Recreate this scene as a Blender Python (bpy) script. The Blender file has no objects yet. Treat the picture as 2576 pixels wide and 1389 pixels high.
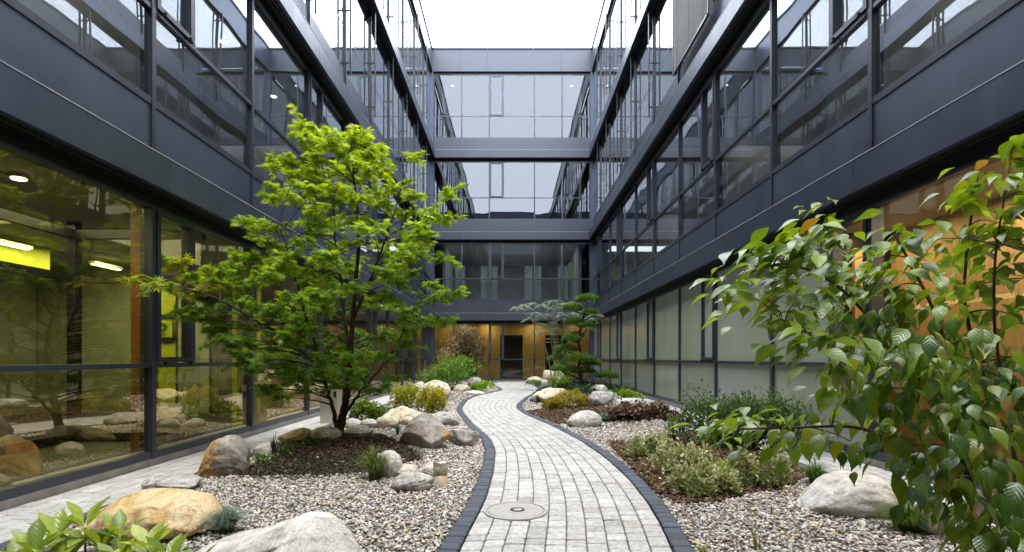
import bpy, math, random
import numpy as np
from mathutils import Vector, Matrix

random.seed(7)
RNG = np.random.default_rng(7)
SC = bpy.context.scene
COL = SC.collection
R = math.radians
F, CX, CY, H = 1355.0, 1288.0, 900.0, 1.05      # measured from the photograph (2576 px wide)
XG = 3.5                                        # glass plane of the side wings
YF, YB = 23.2, -3.2                             # far and rear facade planes

# ------------------------------------------------------------------ terrain
LP = [(-1.2, -.40), (0, -.40), (1.5, -.36), (2.91, -.284), (3.5, -.232), (4.01, -.189), (4.95, -.168), (6.03, -.182),
      (6.94, -.277), (8.42, -.59), (10.16, -.907), (11.17, -1.038), (13.3, -1.09), (14.7, -.95), (16.0, -.58),
      (17.2, -.32), (18.2, -.33), (19.5, -.52), (20.9, -.74), (22.0, -.9), (23.2, -1.0)]
RP = [(-1.2, .55), (0, .60), (1.5, .73), (2.91, .864), (3.37, .93), (3.95, .9785), (4.70, 1.0015), (5.66, .969), (6.775, .85),
      (8.06, .6425), (9.95, .225), (11.17, .08), (12.16, .11), (14.0, .316), (16.2, .68), (18.2, .86), (19.5, .86),
      (21.2, .73), (23.2, .6)]
def smooth_curve(pts):
    a = np.array(pts); yy = np.linspace(-1.2, 23.2, 977)
    xx = np.interp(yy, a[:, 0], a[:, 1])
    k = np.hanning(27); k /= k.sum()
    xs = np.convolve(np.pad(xx, 13, mode='edge'), k, mode='valid')
    return yy, xs
YY, LXS = smooth_curve(LP); _, RXS = smooth_curve(RP)
def Lx(y): return np.interp(y, YY, LXS)
def Rx(y): return np.interp(y, YY, RXS)
KERB = .112
MOUNDS = [(-1.95, 6.1, .15, .9, .9), (-1.6, 9.0, .08, .8, 1.3), (1.95, 13.4, .30, .9, 2.4), (2.1, 9.6, .10, .7, 1.2), (1.9, 5.9, .06, .6, 1.0),
          (-2.0, 14.5, .10, .8, 2.5), (1.9, 18.5, .18, .8, 2.0), (-1.9, 19.0, .12, .6, 1.6)]
def sstep(t): t = np.clip(t, 0, 1); return t*t*(3-2*t)
def hg(x, y):
    x = np.asarray(x, float); y = np.asarray(y, float)
    z = np.zeros(np.broadcast(x, y).shape)
    for mx, my, a, sx, sy in MOUNDS:
        z = z + a*np.exp(-((x-mx)/sx)**2-((y-my)/sy)**2)
    dl = (Lx(y)-KERB)-x; dr = x-(Rx(y)+KERB)
    d = np.where(dl > 0, dl, np.where(dr > 0, dr, 0))
    d2 = 2.75-np.abs(x)
    return z*sstep(d/.6)*sstep(d2/.4)
def px(x, y, Y): return np.array([(x-CX)*Y/F, Y, H-(y-CY)*Y/F])
def gp(x, y, lift=0.0):                        # ground point seen at a place of the photograph
    z = 0.0
    for _ in range(25):
        Y = F*(H-z-lift)/(y-CY); X = (x-CX)*Y/F
        z = .5*z+.5*float(hg(X, Y))
    return np.array([X, Y, float(hg(X, Y))])
def inpoly(x, y, poly):
    poly = np.asarray(poly); n = len(poly); c = np.zeros(np.shape(x), bool); j = n-1
    for i in range(n):
        xi, yi = poly[i]; xj, yj = poly[j]
        c ^= ((yi > y) != (yj > y)) & (x < (xj-xi)*(y-yi)/(yj-yi+1e-12)+xi); j = i
    return c
def wpoly(pp): return [tuple(gp(a, b)[:2]) for a, b in pp]
MULCH = [wpoly([(1320, 1036), (1400, 1024), (1480, 1022), (1560, 1028), (1690, 1046), (1700, 1062), (1620, 1060), (1540, 1052), (1440, 1066), (1400, 1068)]),
         wpoly([(1525, 1112), (1640, 1234), (1700, 1268), (1790, 1268), (1900, 1240), (1995, 1222), (2060, 1180), (1900, 1100), (1740, 1085), (1610, 1112)]),
         wpoly([(600, 1200), (690, 1135), (830, 1092), (960, 1096), (1050, 1140), (1060, 1158), (930, 1190), (800, 1196)])]
def mulch_mask(x, y):
    m = np.zeros(np.shape(x), bool)
    for p in MULCH: m |= inpoly(x, y, p)
    return m

# ------------------------------------------------------------------ materials
def mat(name):
    m = bpy.data.materials.new(name); m.use_nodes = True
    nt = m.node_tree; nt.nodes.clear()
    out = nt.nodes.new('ShaderNodeOutputMaterial')
    return m, nt, out
def nd(nt, t, **kw):
    n = nt.nodes.new('ShaderNode'+t)
    for k, v in kw.items():
        if k.startswith('_'): setattr(n, k[1:], v)
        else:
            n.inputs[k.replace('_', ' ')].default_value = v
    return n
def lk(nt, a, b): nt.links.new(a, b)
def ramp(nt, fac, stops):
    r = nt.nodes.new('ShaderNodeValToRGB'); e = r.color_ramp.elements
    while len(e) < len(stops): e.new(.5)
    for i, (p, c) in enumerate(stops):
        e[i].position = p; e[i].color = (*c, 1) if len(c) == 3 else c
    lk(nt, fac, r.inputs[0]); return r.outputs[0]
def noise(nt, vec, scale, detail=4, rough=.55, dist=0):
    n = nd(nt, 'TexNoise', Scale=scale, Detail=detail, Roughness=rough, Distortion=dist)
    lk(nt, vec, n.inputs['Vector']); return n.outputs['Fac']
def coord(nt, kind='Object'): return nt.nodes.new('ShaderNodeTexCoord').outputs[kind]
def geopos(nt): return nt.nodes.new('ShaderNodeNewGeometry').outputs['Position']
def bump(nt, h, strength=.3, dist=.01, normal=None):
    b = nd(nt, 'Bump', Strength=strength, Distance=dist); lk(nt, h, b.inputs['Height'])
    if normal is not None: lk(nt, normal, b.inputs['Normal'])
    return b.outputs[0]
def math_(nt, op, a, b=None):
    n = nt.nodes.new('ShaderNodeMath'); n.operation = op
    for i, v in enumerate((a, b)):
        if v is None: continue
        if isinstance(v, (int, float)): n.inputs[i].default_value = v
        else: lk(nt, v, n.inputs[i])
    return n.outputs[0]
def mixc(nt, fac, a, b, mode='MIX'):
    n = nt.nodes.new('ShaderNodeMix'); n.data_type = 'RGBA'; n.blend_type = mode
    for s, v in ((0, fac), (6, a), (7, b)):
        if isinstance(v, (int, float)): n.inputs[s].default_value = v
        elif isinstance(v, tuple): n.inputs[s].default_value = (*v, 1)
        else: lk(nt, v, n.inputs[s])
    return n.outputs[2]

def painted(name, c, rough=.4, var=.12, spec=.5, metallic=0.0, streak=True):
    m, nt, out = mat(name); p = nd(nt, 'BsdfPrincipled', Roughness=rough, Metallic=metallic)
    p.inputs['Specular IOR Level'].default_value = spec
    g = geopos(nt)
    mp = nt.nodes.new('ShaderNodeMapping'); mp.inputs['Scale'].default_value = (1, 1, .25); lk(nt, g, mp.inputs['Vector'])
    n1 = noise(nt, mp.outputs[0], 2.2, 6, .65)
    n2 = noise(nt, g, 60, 2)
    a = ramp(nt, n1, [(.25, tuple(x*(1-var) for x in c)), (.75, tuple(x*(1+var) for x in c))])
    b = mixc(nt, .12, a, ramp(nt, n2, [(.3, tuple(x*.7 for x in c)), (.7, tuple(x*1.3 for x in c))]))
    lk(nt, b, p.inputs['Base Color'])
    rr = ramp(nt, n1, [(.2, (rough*.8,)*3), (.8, (min(1, rough*1.25),)*3)]); lk(nt, rr, p.inputs['Roughness'])
    big = noise(nt, g, .9, 1)
    lk(nt, bump(nt, big, .25, .02), p.inputs['Normal'])
    lk(nt, p.outputs[0], out.inputs[0]); return m
def plain(name, c, rough=.6, spec=.4, scale=8, var=.15, bmp=0.0, metallic=0.0):
    m, nt, out = mat(name); p = nd(nt, 'BsdfPrincipled', Roughness=rough, Metallic=metallic); p.inputs['Specular IOR Level'].default_value = spec
    n1 = noise(nt, geopos(nt), scale, 5, .6)
    lk(nt, ramp(nt, n1, [(.3, tuple(x*(1-var) for x in c)), (.7, tuple(min(1, x*(1+var)) for x in c))]), p.inputs['Base Color'])
    if bmp: lk(nt, bump(nt, noise(nt, geopos(nt), scale*6, 3), bmp, .004), p.inputs['Normal'])
    lk(nt, p.outputs[0], out.inputs[0]); return m
def emit(name, c, s):
    m, nt, out = mat(name); e = nd(nt, 'Emission', Strength=s); e.inputs[0].default_value = (*c, 1)
    lk(nt, e.outputs[0], out.inputs[0]); return m
def glass(name, f0, tint, refl=(1, 1, 1), wav=.0007, rough=0.0):
    m, nt, out = mat(name)
    lw = nd(nt, 'LayerWeight', Blend=.5)
    f = math_(nt, 'POWER', lw.outputs['Facing'], 4.2)
    f = math_(nt, 'MULTIPLY', f, 1-f0); f = math_(nt, 'ADD', f, f0)
    oi = nt.nodes.new('ShaderNodeObjectInfo')
    va = nt.nodes.new('ShaderNodeVectorMath'); va.operation = 'ADD'
    lk(nt, geopos(nt), va.inputs[0])
    sc = nt.nodes.new('ShaderNodeVectorMath'); sc.operation = 'SCALE'; sc.inputs[0].default_value = (31, 17, 23); lk(nt, oi.outputs['Random'], sc.inputs['Scale'])
    lk(nt, sc.outputs[0], va.inputs[1])
    n = noise(nt, va.outputs[0], .75, 1, .4)
    nb = bump(nt, n, 1.0, wav*6)
    gl = nd(nt, 'BsdfGlossy', Roughness=rough); gl.inputs[0].default_value = (*refl, 1); lk(nt, nb, gl.inputs['Normal'])
    tr = nt.nodes.new('ShaderNodeBsdfTransparent'); tr.inputs[0].default_value = (*tint, 1)
    mx = nt.nodes.new('ShaderNodeMixShader'); lk(nt, f, mx.inputs[0]); lk(nt, tr.outputs[0], mx.inputs[1]); lk(nt, gl.outputs[0], mx.inputs[2])
    lk(nt, mx.outputs[0], out.inputs[0]); return m
def frosted(name, c):
    m, nt, out = mat(name); g = geopos(nt)
    p = nd(nt, 'BsdfPrincipled', Roughness=.16); p.inputs['Specular IOR Level'].default_value = .8
    mp = nt.nodes.new('ShaderNodeMapping'); mp.inputs['Scale'].default_value = (1, 1, .35); lk(nt, g, mp.inputs['Vector'])
    n1 = noise(nt, mp.outputs[0], .8, 3)
    a = ramp(nt, n1, [(.3, (c[0]*.8, c[1]*.88, c[2]*.72)), (.7, tuple(x*1.12 for x in c))])
    lk(nt, a, p.inputs['Base Color'])
    sp = nt.nodes.new('ShaderNodeSeparateXYZ'); lk(nt, g, sp.inputs[0])
    lk(nt, p.outputs[0], out.inputs[0]); return m
def wood(name, c, sc=(14, 14, .8)):
    m, nt, out = mat(name); p = nd(nt, 'BsdfPrincipled', Roughness=.45)
    mp = nt.nodes.new('ShaderNodeMapping'); mp.inputs['Scale'].default_value = sc; lk(nt, geopos(nt), mp.inputs['Vector'])
    n1 = noise(nt, mp.outputs[0], 3, 6, .6, .6)
    lk(nt, ramp(nt, n1, [(.25, tuple(x*.65 for x in c)), (.75, tuple(x*1.2 for x in c))]), p.inputs['Base Color'])
    lk(nt, p.outputs[0], out.inputs[0]); return m
def leafm(name, rough=.45, trans=.4, tcol=(1.3, 1.25, .5), spec=.5, veins=False):
    m, nt, out = mat(name)
    at = nt.nodes.new('ShaderNodeAttribute'); at.attribute_name = 'Col'
    c = at.outputs['Color']
    n1 = noise(nt, geopos(nt), 25, 3)
    c = mixc(nt, .5, c, ramp(nt, n1, [(.3, (.6, .6, .6)), (.7, (1.0, 1.0, 1.0))]), 'MULTIPLY')
    p = nd(nt, 'BsdfPrincipled', Roughness=rough); p.inputs['Specular IOR Level'].default_value = spec
    if veins:
        uv = nt.nodes.new('ShaderNodeAttribute'); uv.attribute_name = 'luv'
        s = nt.nodes.new('ShaderNodeSeparateXYZ'); lk(nt, uv.outputs['Vector'], s.inputs[0])
        ax = math_(nt, 'ABSOLUTE', s.outputs[0])
        ph = math_(nt, 'SUBTRACT', math_(nt, 'MULTIPLY', s.outputs[1], 6.0), math_(nt, 'MULTIPLY', ax, 5.0))
        w = math_(nt, 'ABSOLUTE', math_(nt, 'SUBTRACT', math_(nt, 'FRACT', ph), .5))
        v1 = math_(nt, 'GREATER_THAN', w, .44)
        v2 = math_(nt, 'LESS_THAN', ax, .022)
        v = math_(nt, 'MAXIMUM', math_(nt, 'MULTIPLY', v1, .5), v2)
        c = mixc(nt, math_(nt, 'MULTIPLY', v, .3), c, (.26, .34, .09))
        h = math_(nt, 'MULTIPLY', math_(nt, 'MINIMUM', w, .45), 1.0)
        lk(nt, bump(nt, math_(nt, 'SUBTRACT', 0.0, math_(nt, 'POWER', math_(nt, 'MULTIPLY', w, 2.0), 3.0)), .22, .003), p.inputs['Normal'])
    lk(nt, c, p.inputs['Base Color'])
    t = nt.nodes.new('ShaderNodeBsdfTranslucent')
    lk(nt, mixc(nt, 1.0, c, tcol, 'MULTIPLY'), t.inputs[0])
    mx = nd(nt, 'MixShader'); mx.inputs[0].default_value = trans
    lk(nt, p.outputs[0], mx.inputs[1]); lk(nt, t.outputs[0], mx.inputs[2]); lk(nt, mx.outputs[0], out.inputs[0]); return m
def colattr(name, rough=.6, bmp=.3, bscale=60, spec=.4, mul=.35):
    m, nt, out = mat(name); p = nd(nt, 'BsdfPrincipled', Roughness=rough); p.inputs['Specular IOR Level'].default_value = spec
    at = nt.nodes.new('ShaderNodeAttribute'); at.attribute_name = 'Col'
    n1 = noise(nt, geopos(nt), bscale, 5, .65)
    lk(nt, mixc(nt, mul, at.outputs['Color'], ramp(nt, n1, [(.3, (.45, .45, .45)), (.68, (1.25, 1.25, 1.25))]), 'MULTIPLY'), p.inputs['Base Color'])
    lk(nt, bump(nt, n1, bmp, .006), p.inputs['Normal'])
    lk(nt, p.outputs[0], out.inputs[0]); return m
def rockm(name, a, b, c, scale=2.2, stain=.5, seed=0, strata=0.0, grad=None, gw=1.0):
    """a: main stone, b: second tone, c: dark veins or stain"""
    m, nt, out = mat(name); p = nd(nt, 'BsdfPrincipled', Roughness=.82); p.inputs['Specular IOR Level'].default_value = .25
    o = coord(nt); mp = nt.nodes.new('ShaderNodeMapping'); mp.inputs['Location'].default_value = (seed*3.7, seed*1.9, seed*5.1)
    mp.inputs['Rotation'].default_value = (seed*.7, seed*.4, seed*.9)
    lk(nt, o, mp.inputs['Vector']); v = mp.outputs[0]
    mp2 = nt.nodes.new('ShaderNodeMapping'); mp2.inputs['Scale'].default_value = (1, 1, 1+strata*6); lk(nt, v, mp2.inputs['Vector'])
    n1 = noise(nt, mp2.outputs[0], scale, 8, .62, .8); n2 = noise(nt, v, scale*2.6, 6, .65, .4); n3 = noise(nt, v, 75, 3, .7)
    base = ramp(nt, n1, [(.40, a), (.47, tuple((p_+q_)/2 for p_, q_ in zip(a, b))), (.56, b)])
    dark = ramp(nt, n2, [(.36, (1, 1, 1)), (.47, (0, 0, 0))])
    vn = math_(nt, 'ABSOLUTE', math_(nt, 'SUBTRACT', noise(nt, mp2.outputs[0], scale*1.4, 5, .6, 1.6), .5)); vn = ramp(nt, vn, [(.0, (1, 1, 1)), (.022, (0, 0, 0))])
    base = mixc(nt, math_(nt, 'MULTIPLY', vn, .55), base, c)
    base = mixc(nt, math_(nt, 'MULTIPLY', dark, .75), base, c)
    if grad:
        sx_ = nt.nodes.new('ShaderNodeSeparateXYZ'); lk(nt, o, sx_.inputs[0])
        gx_ = math_(nt, 'ADD', math_(nt, 'MULTIPLY', sx_.outputs[0], grad[0]/gw), math_(nt, 'MULTIPLY', math_(nt, 'SUBTRACT', n2, .5), 1.8))
        gf = ramp(nt, gx_, [(grad[1], (0, 0, 0)), (grad[1]+.12, (1, 1, 1))])
        base = mixc(nt, gf, base, ramp(nt, n1, [(.35, grad[2]), (.6, grad[3])]))
    base = mixc(nt, .75, base, ramp(nt, n3, [(.30, (.55, .55, .55)), (.5, (1, 1, 1)), (.72, (1.25, 1.25, 1.25))]), 'MULTIPLY')
    lk(nt, base, p.inputs['Base Color'])
    n4 = noise(nt, v, 9, 8, .7)
    b1 = bump(nt, n4, .55, .035); lk(nt, bump(nt, n3, .35, .006, b1), p.inputs['Normal'])
    lk(nt, p.outputs[0], out.inputs[0]); return m
def groundm():
    m, nt, out = mat('gravel_and_soil'); g = geopos(nt)
    p = nd(nt, 'BsdfPrincipled', Roughness=.85)
    vo = nd(nt, 'TexVoronoi', Scale=55.0); lk(nt, g, vo.inputs['Vector'])
    sp = nt.nodes.new('ShaderNodeSeparateColor'); lk(nt, vo.outputs['Color'], sp.inputs[0])
    gr = ramp(nt, sp.outputs[0], [(.0, (.04, .036, .034)), (.35, (.08, .072, .065)), (.6, (.13, .12, .10)), (.85, (.18, .17, .16)), (1, (.10, .075, .045))])  # gravel base darkened to suggest shaded gaps between the pebbles
    at = nt.nodes.new('ShaderNodeAttribute'); at.attribute_name = 'Col'
    so = ramp(nt, noise(nt, g, 30, 5), [(.3, (.025, .014, .008)), (.7, (.09, .05, .028))])
    f = math_(nt, 'ADD', at.outputs['Fac'], math_(nt, 'MULTIPLY', math_(nt, 'SUBTRACT', noise(nt, g, 9, 3), .5), .6))
    f = ramp(nt, f, [(.42, (0, 0, 0)), (.55, (1, 1, 1))])
    lk(nt, mixc(nt, f, gr, so), p.inputs['Base Color'])
    lk(nt, bump(nt, vo.outputs['Distance'], .9, .012), p.inputs['Normal'])
    lk(nt, p.outputs[0], out.inputs[0]); return m

M = dict(
    metal=painted('dark_blue_grey_aluminium', (.074, .096, .142), .44, .2, .5, .55),
    ledge=painted('ledge_aluminium', (.084, .106, .154), .38, .2, .5, .6),
    ledgefar=painted('far_aluminium', (.058, .068, .090), .44, .12, .5, .5), glint=plain('ledge_glint_tone', (.50, .53, .58), .4, .5, 3, .1),
    frame=painted('frame_aluminium', (.055, .066, .092), .38, .1, .5, .4),
    black=plain('black_steel', (.006, .006, .007), .5),
    rail=plain('guide_rail_metal', (.040, .042, .046), .35, .5, metallic=.3),
    glass=glass('solar_glass', .30, (.52, .57, .59), (.88, .94, 1.0)),
    glassfar=glass('far_solar_glass', .092, (.46, .50, .51), (.78, .86, 1.0), .0008),
    glassg=glass('garden_glass', .17, (.78, .78, .56), (1.0, .88, .58), .0009),
    glasslow=glass('garden_glass_lower', .30, (.66, .66, .46), (1.0, .88, .60), .0009),
    glassw=glass('warm_clear_glass', .05, (.88, .86, .78), (1, 1, .97), .0006),
    glassf=glass('entrance_glass', .05, (.85, .82, .70), (1, 1, .95), .0006),
    frost=frosted('frosted_glass', (.43, .48, .42)),
    frostlow=frosted('frosted_glass_low', (.37, .40, .375)),
    conc=plain('plinth_concrete', (.30, .28, .26), .8, .3, 6, .2, .3),
    ceil=plain('ceiling_board', (.42, .42, .40), .8, .2, 2, .05),
    room=plain('room_wall_grey', (.34, .35, .36), .8, .2, 1.5, .2),
    floor=plain('room_floor', (.035, .033, .030), .5, .4, 3, .2),
    olive=plain('room_wall_olive', (.25, .265, .185), .8, .2, 1.5, .2),
    lime=plain('lime_panel', (.55, .60, .03), .5, .4, 3, .06),
    amber=wood('amber_wood_panel', (.44, .32, .11)),
    amberwall=wood('amber_wall_panel', (.52, .36, .18), (10, 10, .5)),
    brown=wood('brown_wood', (.42, .16, .04)),
    curtain=plain('pale_curtain', (.55, .62, .58), .9, .1, 4, .12),
    steel=painted('brushed_steel', (.62, .57, .48), .34, .12, .5, .85),
    blind=plain('blind_aluminium', (.72, .73, .74), .4, .5, 5, .06),
    bark=plain('bark', (.045, .032, .022), .9, .2, 30, .4, .6),
    barkred=plain('reddish_bark', (.10, .055, .035), .85, .25, 30, .4, .5),
    barkpale=plain('pale_bark', (.22, .17, .11), .85, .25, 30, .3, .5),
    paver=colattr('pale_granite_paver', .85, .45, 38, .3, .75),
    kerb=colattr('dark_basalt_paver', .7, .5, 50, .4, .6),
    slab=colattr('walkway_slab', .85, .3, 40, .3, .4),
    joint=plain('joint_sand', (.13, .125, .115), .95, .1, 60, .4),
    pebble=colattr('pebble', .62, .3, 120, .4, .3),
    chip=colattr('bark_chip', .85, .4, 80, .3, .5),
    ground=groundm(),
    soil=plain('deep_soil', (.06, .045, .03), .95, .1, 10, .3),
    iron=plain('cover_concrete', (.36, .355, .34), .75, .3, 30, .12, .3),
    ironring=plain('cover_ring_steel', (.48, .46, .43), .4, .5, 30, .15, metallic=.5),
    needle=leafm('pine_needle', .5, .25, (1.2, 1.2, .6)),
    maple=leafm('maple_leaf', .42, .5, (1.4, 1.3, .35)),
    dog=leafm('dogwood_leaf', .27, .36, (1.5, 1.45, .3), .8, True),
    gloss=leafm('glossy_leaf', .3, .3, (1.3, 1.25, .5), .55, True),
    small=leafm('small_leaf', .42, .3, (1.2, 1.2, .5)),
    grass=leafm('grass_blade', .5, .35, (1.2, 1.2, .6)),
    lampw=emit('lamp_warm', (1, .78, .35), 40), lampstrip=emit('lamp_strip', (1, 1, .62), 7), lampup=emit('lamp_office', (1, .86, .62), 9),
    lampfar=emit('lamp_entrance', (1, .9, .7), 20),
)

# ------------------------------------------------------------------ mesh helpers
class MB:
    def __init__(s): s.v = []; s.f = []; s.c = []
    def box(s, a, b, col=None):
        (x0, y0, z0), (x1, y1, z1) = [(min(p, q)) for p, q in zip(a, b)], [max(p, q) for p, q in zip(a, b)]
        i = len(s.v)
        s.v += [(x0, y0, z0), (x1, y0, z0), (x1, y1, z0), (x0, y1, z0), (x0, y0, z1), (x1, y0, z1), (x1, y1, z1), (x0, y1, z1)]
        s.f += [tuple(i+k for k in q) for q in ((0, 3, 2, 1), (4, 5, 6, 7), (0, 1, 5, 4), (1, 2, 6, 5), (2, 3, 7, 6), (3, 0, 4, 7))]
        if col is not None: s.c += [col]*8
        return s
    def quad(s, *p):
        i = len(s.v); s.v += [tuple(q) for q in p]; s.f.append((i, i+1, i+2, i+3)); return s
    def tube(s, pts, rad, n=8, cap=True):
        pts = [Vector(p) for p in pts]; rad = rad if hasattr(rad, '__len__') else [rad]*len(pts)
        i0 = len(s.v); up = Vector((.31, .57, .76)).normalized()
        for k, p in enumerate(pts):
            d = (pts[min(k+1, len(pts)-1)]-pts[max(k-1, 0)])
            if d.length < 1e-9: d = Vector((0, 0, 1))
            d.normalize(); a = d.cross(up); a = a.normalized() if a.length > 1e-3 else d.orthogonal().normalized(); b = d.cross(a)
            for j in range(n):
                t = 2*math.pi*j/n; s.v.append(tuple(p+(a*math.cos(t)+b*math.sin(t))*rad[k]))
        for k in range(len(pts)-1):
            for j in range(n):
                q = i0+k*n; s.f.append((q+j, q+(j+1) % n, q+n+(j+1) % n, q+n+j))
        if cap:
            s.f.append(tuple(i0+j for j in reversed(range(n)))); e = i0+(len(pts)-1)*n; s.f.append(tuple(e+j for j in range(n)))
        return s
    def lathe(s, prof, c, n=32):
        i0 = len(s.v)
        for r, z in prof:
            for j in range(n):
                t = 2*math.pi*j/n; s.v.append((c[0]+r*math.cos(t), c[1]+r*math.sin(t), c[2]+z))
        for k in range(len(prof)-1):
            for j in range(n):
                q = i0+k*n; s.f.append((q+j, q+(j+1) % n, q+n+(j+1) % n, q+n+j))
        e = i0+(len(prof)-1)*n; s.f.append(tuple(e+j for j in range(n)))
        return s
    def build(s, name, m, parent=None, smooth=False, bevel=0):
        me = bpy.data.meshes.new(name); me.from_pydata([tuple(map(float, q)) for q in s.v], [], s.f); me.update()
        if s.c:
            a = me.attributes.new('Col', 'FLOAT_COLOR', 'POINT'); a.data.foreach_set('color', np.array([(*c, 1) for c in s.c], np.float32).ravel())
        if smooth: me.polygons.foreach_set('use_smooth', [True]*len(me.polygons))
        return link(name, me, m, parent, bevel)
def link(name, me, m, parent=None, bevel=0):
    o = bpy.data.objects.new(name, me); COL.objects.link(o)
    me.materials.append(m)
    if parent is not None:
        o.parent = parent
        if parent.type == 'EMPTY': o.matrix_parent_inverse = Matrix.Translation(-parent.location)
    if bevel:
        b = o.modifiers.new('bevel', 'BEVEL'); b.width = bevel; b.segments = 1; b.limit_method = 'ANGLE'
    return o
def npmesh(name, V, Fc, m, parent=None, col=None, luv=None, smooth=True):
    me = bpy.data.meshes.new(name); V = np.asarray(V, np.float32); Fc = np.asarray(Fc, np.int32); k = Fc.shape[1]
    me.vertices.add(len(V)); me.vertices.foreach_set('co', V.ravel())
    me.loops.add(Fc.size); me.loops.foreach_set('vertex_index', Fc.ravel())
    me.polygons.add(len(Fc)); me.polygons.foreach_set('loop_start', np.arange(0, Fc.size, k, dtype=np.int32))
    try: me.polygons.foreach_set('loop_total', np.full(len(Fc), k, np.int32))
    except Exception: pass
    me.update(calc_edges=True)
    if col is not None:
        a = me.attributes.new('Col', 'FLOAT_COLOR', 'POINT'); c4 = np.ones((len(V), 4), np.float32); c4[:, :3] = col; a.data.foreach_set('color', c4.ravel())
    if luv is not None:
        a = me.attributes.new('luv', 'FLOAT_VECTOR', 'POINT'); a.data.foreach_set('vector', np.asarray(luv, np.float32).ravel())
    me.polygons.foreach_set('use_smooth', np.full(len(Fc), smooth))
    return link(name, me, m, parent)
def tag(o, label=None, cat=None, group=None, kind=None):
    if label: o['label'] = label
    if cat: o['category'] = cat
    if group: o['group'] = group
    if kind: o['kind'] = kind
    return o
def thing(name, loc, label, cat, group=None):
    o = bpy.data.objects.new(name, None); COL.objects.link(o); o.empty_display_size = .2
    o.location = [float(t) for t in loc]; tag(o, label, cat, group); return o
def adopt(root):                                # children were built in world space: keep them there
    return root
def nrm(a): return a/(np.linalg.norm(a, axis=-1, keepdims=True)+1e-9)

# leaf templates: x across, y along, z normal
def grid_leaf(ws, fold=.25, curl=.25):
    V = []; U = []
    n = len(ws)
    for i, w in enumerate(ws):
        t = i/(n-1)
        for s in (-1, 0, 1):
            V.append((s*w, t, abs(s)*w*fold-curl*t*t)); U.append((s*w*2, t, 0))
    Fq = [(3*i+j, 3*i+j+1, 3*i+j+4, 3*i+j+3) for i in range(n-1) for j in (0, 1)]
    return np.array(V), np.array(Fq), np.array(U)
OVATE = grid_leaf([.02, .16, .25, .275, .225, .125, .04, .003], .30, .34)
OBOV = grid_leaf([.02, .08, .16, .215, .20, .11, .005], .3, .10)
SMALL = (np.array([(0, 0, 0), (.32, .5, .06), (0, 1, -.08), (-.32, .5, .06)]), np.array([(0, 1, 2, 3)]), np.zeros((4, 3)))
NARROW = (np.array([(0, 0, 0), (.12, .45, .03), (0, 1, -.1), (-.12, .45, .03)]), np.array([(0, 1, 2, 3)]), np.zeros((4, 3)))
NEEDLE = (np.array([(-.05, 0, 0), (.05, 0, 0), (.02, 1, 0), (-.02, 1, 0)]), np.array([(0, 1, 2, 3)]), np.zeros((4, 3)))
def palmate():
    V = []; Fq = []
    for a, l in ((-105, .5), (-62, .78), (-28, .95), (4, 1.0), (36, .92), (70, .74), (112, .48)):
        t = R(a); d = np.array([math.sin(t), math.cos(t), 0]); p = np.array([d[1], -d[0], 0]); i = len(V)
        V += [tuple(d*-.03), tuple(d*l*.45+p*.105*l), tuple(d*l+np.array([0, 0, -.16*l])), tuple(d*l*.45-p*.105*l)]
        Fq.append((i, i+1, i+2, i+3))
    return np.array(V), np.array(Fq), np.zeros((len(V), 3))
PALM = palmate()
def scatter(name, m, P, T, N, S, tm, col, parent=None, smooth=True, wid=None):
    V0, F0, U0 = tm; n = len(P); k = len(V0)
    T = nrm(T); B = nrm(np.cross(T, N)); N = np.cross(B, T)
    S = np.asarray(S).reshape(-1, 1, 1)
    W = 1.0 if wid is None else np.asarray(wid).reshape(-1, 1, 1)
    V = P[:, None, :]+S*(V0[None, :, 0:1]*W*B[:, None, :]+V0[None, :, 1:2]*T[:, None, :]+V0[None, :, 2:3]*N[:, None, :])
    Fc = (F0[None]+(np.arange(n)*k)[:, None, None]).reshape(-1, F0.shape[1])
    return npmesh(name, V.reshape(-1, 3), Fc, m, parent, np.repeat(col, k, axis=0), np.tile(U0, (n, 1)), smooth)
def rsph(n): return nrm(RNG.normal(size=(n, 3)))
def lerpc(a, b, t): return np.array(a)[None]*(1-t[:, None])+np.array(b)[None]*t[:, None]

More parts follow.
